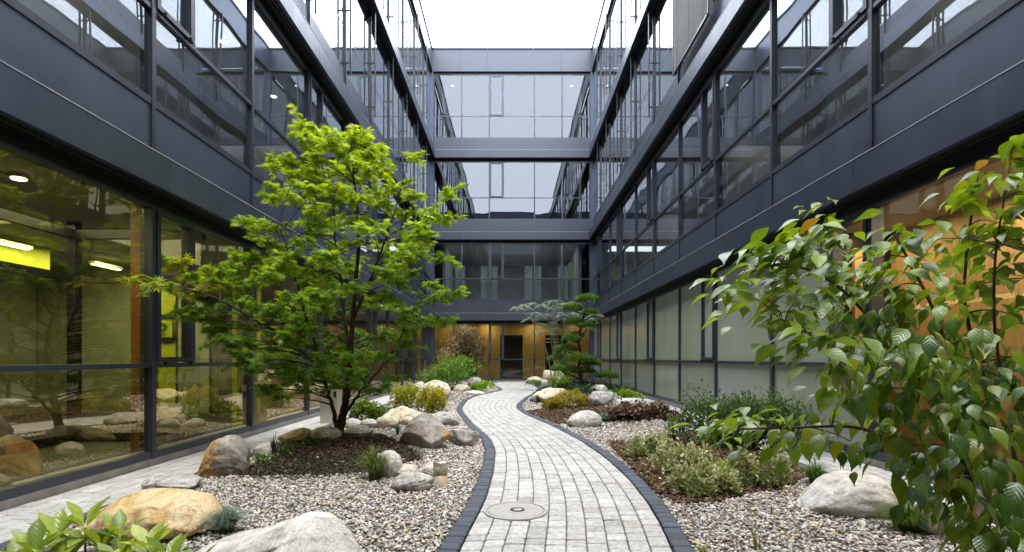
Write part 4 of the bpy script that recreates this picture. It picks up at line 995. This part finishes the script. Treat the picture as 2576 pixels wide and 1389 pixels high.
def tuft(label, xc, yt, yb, wpx, n, c0, c1, seed=0, w=.004, spread=.7, cat='grass', name='grass_tuft', upright=0.0, name2='blades'):
    g = gp(xc, yb-2); Y = g[1]+wpx*.2*g[1]/F; r = np.random.default_rng(seed+900); gx = (xc-CX)*Y/F; gz = float(hg(gx, Y))
    h = (yb-yt)*Y/F*1.05; rad = wpx/2*Y/F
    root = thing(name, (gx, Y, gz), label, cat, 'grass tufts')
    a = r.uniform(0, 6.28, n); q = np.sqrt(r.random(n)); L = r.uniform(.6, 1.15, n)
    b = np.stack([np.cos(a)*rad*.22*q, np.sin(a)*rad*.22*q, np.zeros(n)], -1)
    od = np.stack([np.cos(a), np.sin(a), np.zeros(n)], -1)*(q**spread*rad*.95*L)[:, None]
    V = []; ns = 5
    side = np.stack([-np.sin(a+r.normal(0, .5, n)), np.cos(a), np.zeros(n)], -1)
    for i in range(ns):
        t = i/(ns-1); z = h*L*(np.sin(t*math.pi/2*(.75+.4*(1-q)))*(1-.38*q*t*t*(1-upright)))
        c = b+od*(t**1.7)[..., None] if False else b+od*(t**1.7); c[:, 2] = z*(1-.25*q*t)
        ww = w*(1-t*.85); V += [c-side*ww, c+side*ww]
    V = np.stack(V, 1); Fq = np.array([(2*i, 2*i+1, 2*i+3, 2*i+2) for i in range(ns-1)])
    Fc = (Fq[None]+(np.arange(n)*2*ns)[:, None, None]).reshape(-1, 4)
    col = lerpc(c0, c1, r.random(n)); tt = np.repeat(np.linspace(.55, 1.15, ns), 2)
    C = (col[:, None, :]*tt[None, :, None]).reshape(-1, 3)
    npmesh(name2, V.reshape(-1, 3)+np.array([gx, Y, gz]), Fc, M['grass'], root, C); adopt(root)
def cover(name, label, poly, dens, size, c0, c1, hgt, seed=0, tm=SMALL, cat='ground cover'):
    W = np.array(wpoly(poly)); r = np.random.default_rng(seed+70); x0, y0 = W.min(0); x1, y1 = W.max(0); n = int((x1-x0)*(y1-y0)*dens)
    x = r.uniform(x0, x1, n); y = r.uniform(y0, y1, n); k = inpoly(x, y, W) & ((x < Lx(y)-KERB-.02) | (x > Rx(y)+KERB+.02)); x, y = x[k], y[k]; n = len(x)
    lump = .5+.5*np.sin(x*9+seed)*np.sin(y*5.3+seed*2)
    P = np.stack([x, y, hg(x, y)+hgt*r.random(n)*(.35+.65*lump)], -1); T = r.normal(0, .7, (n, 3))+np.array([0, -.1, .35]); N = np.array([0, 0, 1.])+r.normal(0, .5, (n, 3))
    col = lerpc(c0, c1, r.random(n))
    o = scatter(name, M['small'], P, T, N, r.uniform(.7, 1.3, n)*size, tm, col); tag(o, label, cat, kind='stuff'); return o

def build_pine():
    Yp = 13.5; g = np.array([(1466-CX)*Yp/F, Yp, 0]); g[2] = float(hg(g[0], g[1]))
    root = thing('cloud_pine', g, 'cloud pruned pine with stacked green pads beside the far entrance', 'tree'); wd = MB()
    tr = [px(1468, 985, Yp), px(1462, 955, Yp), px(1455, 925, Yp), px(1462, 895, Yp+.05), px(1455, 860, Yp), px(1462, 820, Yp), px(1470, 790, Yp), px(1478, 765, Yp)]
    wd.tube(tr, [.055, .05, .042, .036, .032, .026, .02, .012], 8)
    pads = [(1478, 756, 27, 14, 0), (1440, 778, 24, 12, .1), (1484, 788, 20, 10, -.15), (1445, 813, 26, 11, .15), (1477, 822, 21, 10, -.1), (1437, 855, 25, 13, 0), (1450, 845, 18, 9, .25), (1424, 880, 26, 12, .1),
            (1458, 905, 36, 13, -.15), (1404, 905, 24, 12, .2), (1488, 916, 24, 12, .1), (1416, 930, 30, 11, -.1), (1466, 936, 30, 10, .15), (1527, 948, 27, 14, 0)]
    P, T, N, C = [], [], [], []
    for i, (x, y, a, b, dy) in enumerate(pads):
        Y = Yp+dy; c = px(x, y, Y); A = a*Y/F; Bz = b*Y/F; a *= 1.12; b *= 1.1; n = int(1500*(a/25)**1.6)
        q = nrm(RNG.normal(size=(n, 3))); q[:, 2] = np.where(q[:, 2] < -.3, -q[:, 2]*.5, q[:, 2]); rr = RNG.uniform(.55, 1.05, n)**.6*(1+.16*np.sin(q[:, 0]*6+i)*np.cos(q[:, 1]*5))
        P.append(c+q*np.array([A, A*.9, Bz])*rr[:, None]); T.append(q*np.array([1, 1, .6])+np.array([0, 0, .7])+RNG.normal(0, .35, (n, 3))); N.append(RNG.normal(size=(n, 3)))
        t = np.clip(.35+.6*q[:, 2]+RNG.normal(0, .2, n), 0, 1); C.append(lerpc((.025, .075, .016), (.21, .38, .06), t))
        k = int(np.argmin([np.linalg.norm(np.array(p)-c)+(0 if p[2] < c[2] else .5) for p in tr])) if i != 13 else 0
        wd.tube(bez(np.array(tr[k]), (np.array(tr[k])+c)/2-np.array([0, 0, .04]), c-np.array([0, 0, Bz*.3]), 6), list(np.linspace(.022, .008, 6)), 6)
    P, T, N, C = map(np.concatenate, (P, T, N, C))
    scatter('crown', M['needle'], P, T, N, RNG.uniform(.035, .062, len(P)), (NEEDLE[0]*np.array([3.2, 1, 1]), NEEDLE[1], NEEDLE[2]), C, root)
    wd.build('trunk', M['bark'], root, True); adopt(root)
def build_airy():
    Y = 16.5; b = np.array([1.28, Y, float(hg(1.28, Y))]); root = thing('airy_tree', b, 'slender tree with silvery feathery leaves beside the cloud pine', 'tree'); wd = MB()
    P, T, N, C, S = [], [], [], [], []
    cs = [(1295, 772), (1315, 766), (1340, 762), (1365, 765), (1350, 785), (1375, 790), (1395, 770), (1420, 762), (1445, 758), (1330, 800), (1355, 812), (1385, 810), (1415, 800), (1445, 785), (1470, 780), (1400, 825), (1430, 822), (1460, 805), (1490, 800), (1370, 830),
          (1350, 830), (1390, 755), (1410, 785), (1480, 820), (1500, 790)]
    for i, (x, y) in enumerate(cs):
        c = px(x, y, Y+RNG.uniform(-.5, .5)); e0 = b+RNG.normal(0, .05, 3)*np.array([1, 1, 0])
        if i % 3 == 0: wd.tube(bez(e0, np.array([b[0]+.2*(c[0]-b[0]), Y, c[2]*.8]), c, 9), list(np.linspace(.018, .005, 9)), 6)
        for k in range(9):                      # fronds with rows of leaflets
            a = RNG.uniform(0, 6.28); d = np.array([math.cos(a), math.sin(a), RNG.uniform(-.35, .1)]); L = RNG.uniform(.22, .42)
            for j in range(12):
                t = j/12; p = c+d*L*t+np.array([0, 0, -.10*t*t])
                for s in (-1, 1):
                    P.append(p); T.append(np.array([-d[1]*s, d[0]*s, -.15])+d*.5); N.append(np.array([0, 0, 1])+RNG.normal(0, .25, 3)); S.append(RNG.uniform(.05, .075)); C.append(RNG.random())
    P, T, N, S, C = map(np.array, (P, T, N, S, C)); col = lerpc((.14, .22, .16), (.40, .52, .43), C)
    scatter('crown', M['small'], P, T, N, S, (NARROW[0]*np.array([1.5, 1, 1]), NARROW[1], NARROW[2]), col, root); wd.build('trunk', M['barkpale'], root, True); adopt(root)
def build_laceleaf():
    Y = 17.0; root0 = np.array([(1150-CX)*Y/F, Y, 0]); root0[2] = float(hg(root0[0], Y))
    root = thing('laceleaf_maple', root0, 'brownish weeping dome shaped maple near the entrance, left of the path', 'tree'); wd = MB()
    P, T, N, C = [], [], [], []
    for (x, y, a, b) in ((1170, 838, 34, 22), (1150, 868, 40, 30), (1190, 868, 30, 36), (1125, 905, 32, 34), (1200, 905, 26, 32), (1160, 905, 40, 30), (1110, 925, 20, 24)):
        c = px(x, y, Y+RNG.uniform(-.3, .3)); A, B = a*Y/F, b*Y/F; n = 1900
        q = nrm(RNG.normal(size=(n, 3))); q[:, 2] = np.where(q[:, 2] < -.5, -q[:, 2], q[:, 2]); rr = RNG.uniform(.6, 1.08, n)
        P.append(c+q*np.array([A, A, B])*rr[:, None]); T.append(q*np.array([1, 1, .2])+np.array([0, 0, -.9])+RNG.normal(0, .3, (n, 3))); N.append(q+RNG.normal(0, .3, (n, 3)))
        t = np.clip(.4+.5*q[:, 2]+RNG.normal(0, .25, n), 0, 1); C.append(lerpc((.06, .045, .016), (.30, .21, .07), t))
        wd.tube(bez(root0, np.array([root0[0], Y, c[2]]), c, 7), list(np.linspace(.035, .008, 7)), 6)
    P, T, N, C = map(np.concatenate, (P, T, N, C))
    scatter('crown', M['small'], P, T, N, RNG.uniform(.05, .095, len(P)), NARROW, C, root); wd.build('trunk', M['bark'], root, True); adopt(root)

def build_plants():
    build_maple(); build_dogwood(); whorl_shrub(); build_pine(); build_airy(); build_laceleaf()
    clump('leafy_shrub', 'bright green bushy shrub in front of the brownish weeping maple', 1058, 1196, 897, 985, 5200, .085, (.07, .18, .02), (.26, .46, .05), NARROW, 'small', .8, 14, lobes=7, seed=1)
    clump('yellow_shrub', 'yellow green feathery shrub below the jagged white rock', 985, 1064, 966, 1030, 3400, .04, (.22, .27, .025), (.58, .58, .07), SMALL, 'small', .8, 10, lobes=5, seed=2)
    clump('yellow_shrub', 'orange tinged yellow shrub in front of the broad beige boulder', 1046, 1122, 974, 1042, 3400, .04, (.20, .23, .02), (.62, .52, .06), SMALL, 'small', .8, 10, lobes=5, seed=3)
    clump('low_shrub', 'low pale green leafy plant behind the row of small rocks', 885, 992, 1008, 1062, 2200, .055, (.07, .15, .02), (.28, .40, .06), SMALL, 'small', .7, 8, lobes=7, seed=4)
    clump('lime_plant', 'lime green low plant in front of the round grey stone', 1178, 1240, 962, 988, 1000, .07, (.14, .28, .01), (.40, .58, .04), SMALL, 'small', .7, 4, lobes=4, seed=5, cat='plant')
    clump('dark_plant', 'dark green small plant between round grey stone and lime plant', 1202, 1244, 952, 972, 500, .06, (.01, .04, .012), (.05, .12, .03), SMALL, 'small', .7, 4, lobes=3, seed=6, cat='plant')
    clump('dark_shrub', 'dark green dense upright shrub left of the dogwood', 1712, 2010, 992, 1140, 11000, .036, (.02, .065, .025), (.16, .27, .09), SMALL, 'small', .6, 40, lobes=11, up=.9, seed=7, shell=.4)
    V0_, V1_ = (.22, .28, .11), (.78, .80, .54)
    for (x0, x1, yt, yb, lab, sd) in ((1580, 1705, 1084, 1152, 'small pale cream edged shrub at the gravel end of the bark mulch', 81), (1650, 1800, 1098, 1200, 'pale cream edged shrub in the middle of the bark mulch near the path', 82),
                                  (1690, 1850, 1140, 1256, 'largest pale cream edged shrub, at the mulch corner nearest the camera', 83), (1790, 1970, 1112, 1236, 'pale cream edged shrub growing beneath the low dogwood branch', 84)):
        clump('variegated_shrub', lab, x0, x1, yt, yb, 4600, .031, V0_, V1_, SMALL, 'small', .45, 26, lobes=8, up=.6, seed=sd, shell=.3, sprawl=True, group='variegated shrubs in the bark mulch')
    clump('green_sprig', 'tall yellow green sprig between gravel and the dark dense shrub', 1678, 1722, 1052, 1120, 700, .035, (.10, .17, .02), (.30, .42, .06), NARROW, 'small', .7, 8, lobes=3, up=.9, seed=10, cat='plant')
    clump('heuchera', 'glossy red brown leafy clump behind the smooth white boulder', 1528, 1705, 1002, 1060, 2600, .052, (.05, .02, .016), (.36, .22, .16), (OVATE[0]*np.array([1.9, 1, 1]), OVATE[1], OVATE[2]), 'gloss', .45, 6, lobes=9, up=.2, seed=11, cat='plant', sprawl=True)
    clump('orange_shrub', 'yellow orange heath like shrub in front of the beige rock by the path bend', 1366, 1440, 984, 1034, 3000, .035, (.22, .18, .02), (.62, .50, .05), SMALL, 'small', .7, 10, lobes=5, seed=12)
    clump('orange_shrub', 'yellow orange heath like shrub touching the grey rock', 1430, 1486, 984, 1028, 2400, .035, (.20, .18, .02), (.60, .52, .05), SMALL, 'small', .7, 8, lobes=4, seed=13)
    clump('lime_plant', 'lime green low plant spreading before the right wing', 1515, 1616, 980, 1008, 2200, .05, (.16, .28, .01), (.44, .62, .04), SMALL, 'small', .6, 4, lobes=7, seed=14, cat='plant')
    clump('lime_plant', 'lime green plant at the foot of the cloud pine by the path', 1380, 1432, 932, 985, 1600, .06, (.12, .25, .02), (.40, .55, .05), NARROW, 'small', .7, 6, lobes=5, seed=15, cat='plant')
    clump('soft_shrub', 'soft yellow green mossy shrub left of the pine pads', 1396, 1446, 876, 970, 2400, .05, (.10, .20, .02), (.30, .44, .05), NARROW, 'small', .8, 10, lobes=5, seed=16)
    clump('low_shrub', 'low green plant in front of the boulder by the entrance', 1325, 1384, 958, 975, 800, .06, (.06, .15, .02), (.22, .36, .06), SMALL, 'small', .7, 4, lobes=4, seed=17, cat='plant')
    cover('ground_cover', 'dark glossy ivy covering the mound below the cloud pine', [(1336, 1010), (1362, 985), (1440, 968), (1560, 958), (1640, 985), (1560, 1002), (1480, 1000), (1400, 990), (1350, 1016)], 900, .085, (.012, .035, .018), (.06, .13, .06), .16, 1)
    cover('ground_cover', 'dark creeping conifer carpet under the maple', [(610, 1203), (700, 1160), (900, 1150), (960, 1180), (900, 1200), (760, 1206), (650, 1212)], 3500, .03, (.012, .03, .008), (.05, .085, .02), .05, 2, NARROW)
    cover('ground_cover', 'green creeping plant along the rocks left of the maple', [(640, 1160), (700, 1122), (800, 1100), (840, 1100), (840, 1112), (740, 1135), (660, 1175)], 2600, .035, (.04, .10, .02), (.17, .28, .05), .06, 3)
    cover('ground_cover', 'small dark plants at the foot of the biggest angular rock', [(1000, 1140), (1060, 1128), (1075, 1150), (1030, 1160)], 2500, .03, (.02, .045, .012), (.10, .13, .03), .06, 4, NARROW)
    tuft('steel blue fescue tuft beside the ochre boulder', 570, 1276, 1352, 130, 700, (.10, .17, .15), (.30, .40, .36), 1, .0022)
    tuft('long green grass tuft leaning before the round white stone', 942, 1122, 1216, 110, 520, (.07, .13, .025), (.24, .31, .09), 2, .0028)
    tuft('small upright green grass behind the biggest angular rock', 1000, 1068, 1098, 24, 90, (.04, .10, .02), (.14, .24, .05), 3, .004, upright=1)
    tuft('bluish grass tuft behind the broad beige boulder', 1120, 958, 992, 62, 320, (.10, .17, .14), (.28, .36, .30), 4, .006)
    tuft('small blue grass tuft at the right end of the smooth white boulder', 1520, 1040, 1066, 60, 360, (.08, .16, .14), (.24, .36, .32), 5, .004)
    tuft('fresh green grass mound in front of the big white boulder', 2285, 1270, 1350, 165, 1100, (.035, .10, .012), (.14, .25, .035), 6, .0022)
    tuft('green grass tuft behind the big white boulder beside the dark shrub', 2052, 1160, 1226, 105, 420, (.05, .12, .02), (.20, .32, .06), 7, .003)
    tuft('thin yellow green sprout in the right gravel, cut by the bottom edge', 1905, 1300, 1396, 60, 7, (.25, .28, .03), (.42, .40, .06), 8, .005, upright=1, name='sprout', cat='plant')
    tuft('small reddish yellow sprout in the right gravel below the bark mulch', 1942, 1262, 1300, 30, 6, (.30, .20, .05), (.45, .36, .06), 9, .004, upright=1, name='sprout', cat='plant')
    tuft('dark upright conifer sprig standing right of the tall brown split rock', 690, 1096, 1152, 40, 22, (.03, .035, .02), (.10, .10, .05), 11, .008, upright=1, name='sprig', cat='plant')
    # twig of a dead conifer beside the brown rock
    tuft('small green sprout at the bottom edge beside the path kerb', 1768, 1374, 1400, 60, 8, (.16, .26, .03), (.36, .44, .06), 10, .009, name='sprout', cat='plant')

# ------------------------------------------------------------------ furniture
def build_furniture():
    g = gp(826, 1067); x0, x1 = (805-CX)*g[1]/F, (848-CX)*g[1]/F; h = 96*g[1]/F; Y = g[1]
    o = thing('bollard', ((x0+x1)/2, Y+.12, 0), 'tall rectangular steel pillar with dark socket on the left walkway edge', 'bollard')
    MB().box((x0, Y, .0), (x1, Y+.26, h-.012)).build('post', M['steel'], o, bevel=.004)
    MB().box((x0-.006, Y-.006, h-.010), (x1+.006, Y+.266, h+.004)).build('cap', M['steel'], o)
    MB().box((x1-.055, Y-.012, h-.18), (x1-.012, Y-.001, h-.09)).build('socket', M['black'], o); adopt(o)
    g = gp(1106, 1224); r = 18*g[1]/F; h = 60*g[1]/F; c = (g[0], g[1]+r, g[2])
    o = thing('low_bollard', c, 'short round steel garden light beside the white veined rock', 'bollard')
    MB().lathe([(r*.95, -.05), (r*.95, h*.5)], c, 32).build('post', plain('bollard_beige', (.50, .42, .30), .45, .5, 20, .1), o, True)
    MB().lathe([(r*.95, h*.5), (r*1.03, h*.505), (r*1.03, h*.985), (r*.98, h)], c, 32).build('head', M['steel'], o, True); adopt(o)
    mx, my = MANHOLE; z = .0185
    o = thing('manhole_cover', (mx, my, 0), 'round pale concrete manhole cover set in the paved path', 'manhole cover')
    MB().lathe([(.215, -.02), (.215, .003+z), (.196, .004+z), (.194, -.004+z), (.001, -.004+z)], (mx, my, 0), 48).build('ring', M['iron'], o)
    MB().lathe([(.188, -.005+z), (.188, .002+z), (.184, .004+z), (.001, .004+z)], (mx, my, 0), 48).build('lid', M['iron'], o)
    ring = MB()
    for k in range(40):
        a = 2*math.pi*k/40; b = 2*math.pi*(k+1)/40
        ring.quad(*[(mx+.012+rr*math.cos(t), my+rr*math.sin(t), .0065+z) for rr, t in ((.03, a), (.05, a), (.05, b), (.03, b))])
    ring.build('grip_ring', M['black'], o)
    MB().lathe([(.027, .004+z), (.027, .007+z), (.001, .008+z)], (mx+.018, my, 0), 24).build('grip_plug', M['ironring'], o); adopt(o)

# ------------------------------------------------------------------ light and camera
def build_light():
    w = bpy.data.worlds.new('World'); SC.world = w; w.use_nodes = True; nt = w.node_tree
    bg = nt.nodes['Background']; sky = nt.nodes.new('ShaderNodeTexSky'); sky.sky_type = 'NISHITA'; sky.sun_disc = False
    sky.sun_elevation = R(70); sky.sun_rotation = R(165); sky.air_density = 1.0; sky.dust_density = 4.0
    mx = mixc(nt, .86, sky.outputs[0], (OVERCAST*.97, OVERCAST*.985, OVERCAST*1.03)); lk(nt, mx, bg.inputs[0]); bg.inputs[1].default_value = .15
    s = bpy.data.lights.new('sun', 'SUN'); s.energy = 3.0; s.angle = R(22); s.color = (1, .96, .90)
    o = bpy.data.objects.new('sun', s); COL.objects.link(o); o.rotation_euler = (R(20), 0, R(15)); o.location = (0, 0, 30)
OVERCAST = 58.0
def build_camera():
    c = bpy.data.cameras.new('camera'); o = bpy.data.objects.new('camera', c); COL.objects.link(o)
    c.sensor_width = 36; c.lens = 36*F/2576; c.shift_y = (CY-694.5)/2576; c.shift_x = 0; c.clip_start = .02; c.clip_end = 500
    o.location = (0, 0, H); o.rotation_euler = (R(90), 0, 0); SC.camera = o

build_setting(); build_buildings(); build_rocks(); build_gravel(); build_plants(); build_furniture(); build_light(); build_camera()
SC.view_settings.view_transform = 'Standard'; SC.view_settings.look = 'None'; SC.view_settings.exposure = 0; SC.view_settings.gamma = 1
SC.render.engine = 'CYCLES'; cy = SC.cycles
cy.use_denoising = True; cy.max_bounces = 8; cy.diffuse_bounces = 4; cy.glossy_bounces = 5; cy.transparent_max_bounces = 16; cy.transmission_bounces = 4
cy.sample_clamp_indirect = 6; cy.caustics_reflective = False; cy.caustics_refractive = False
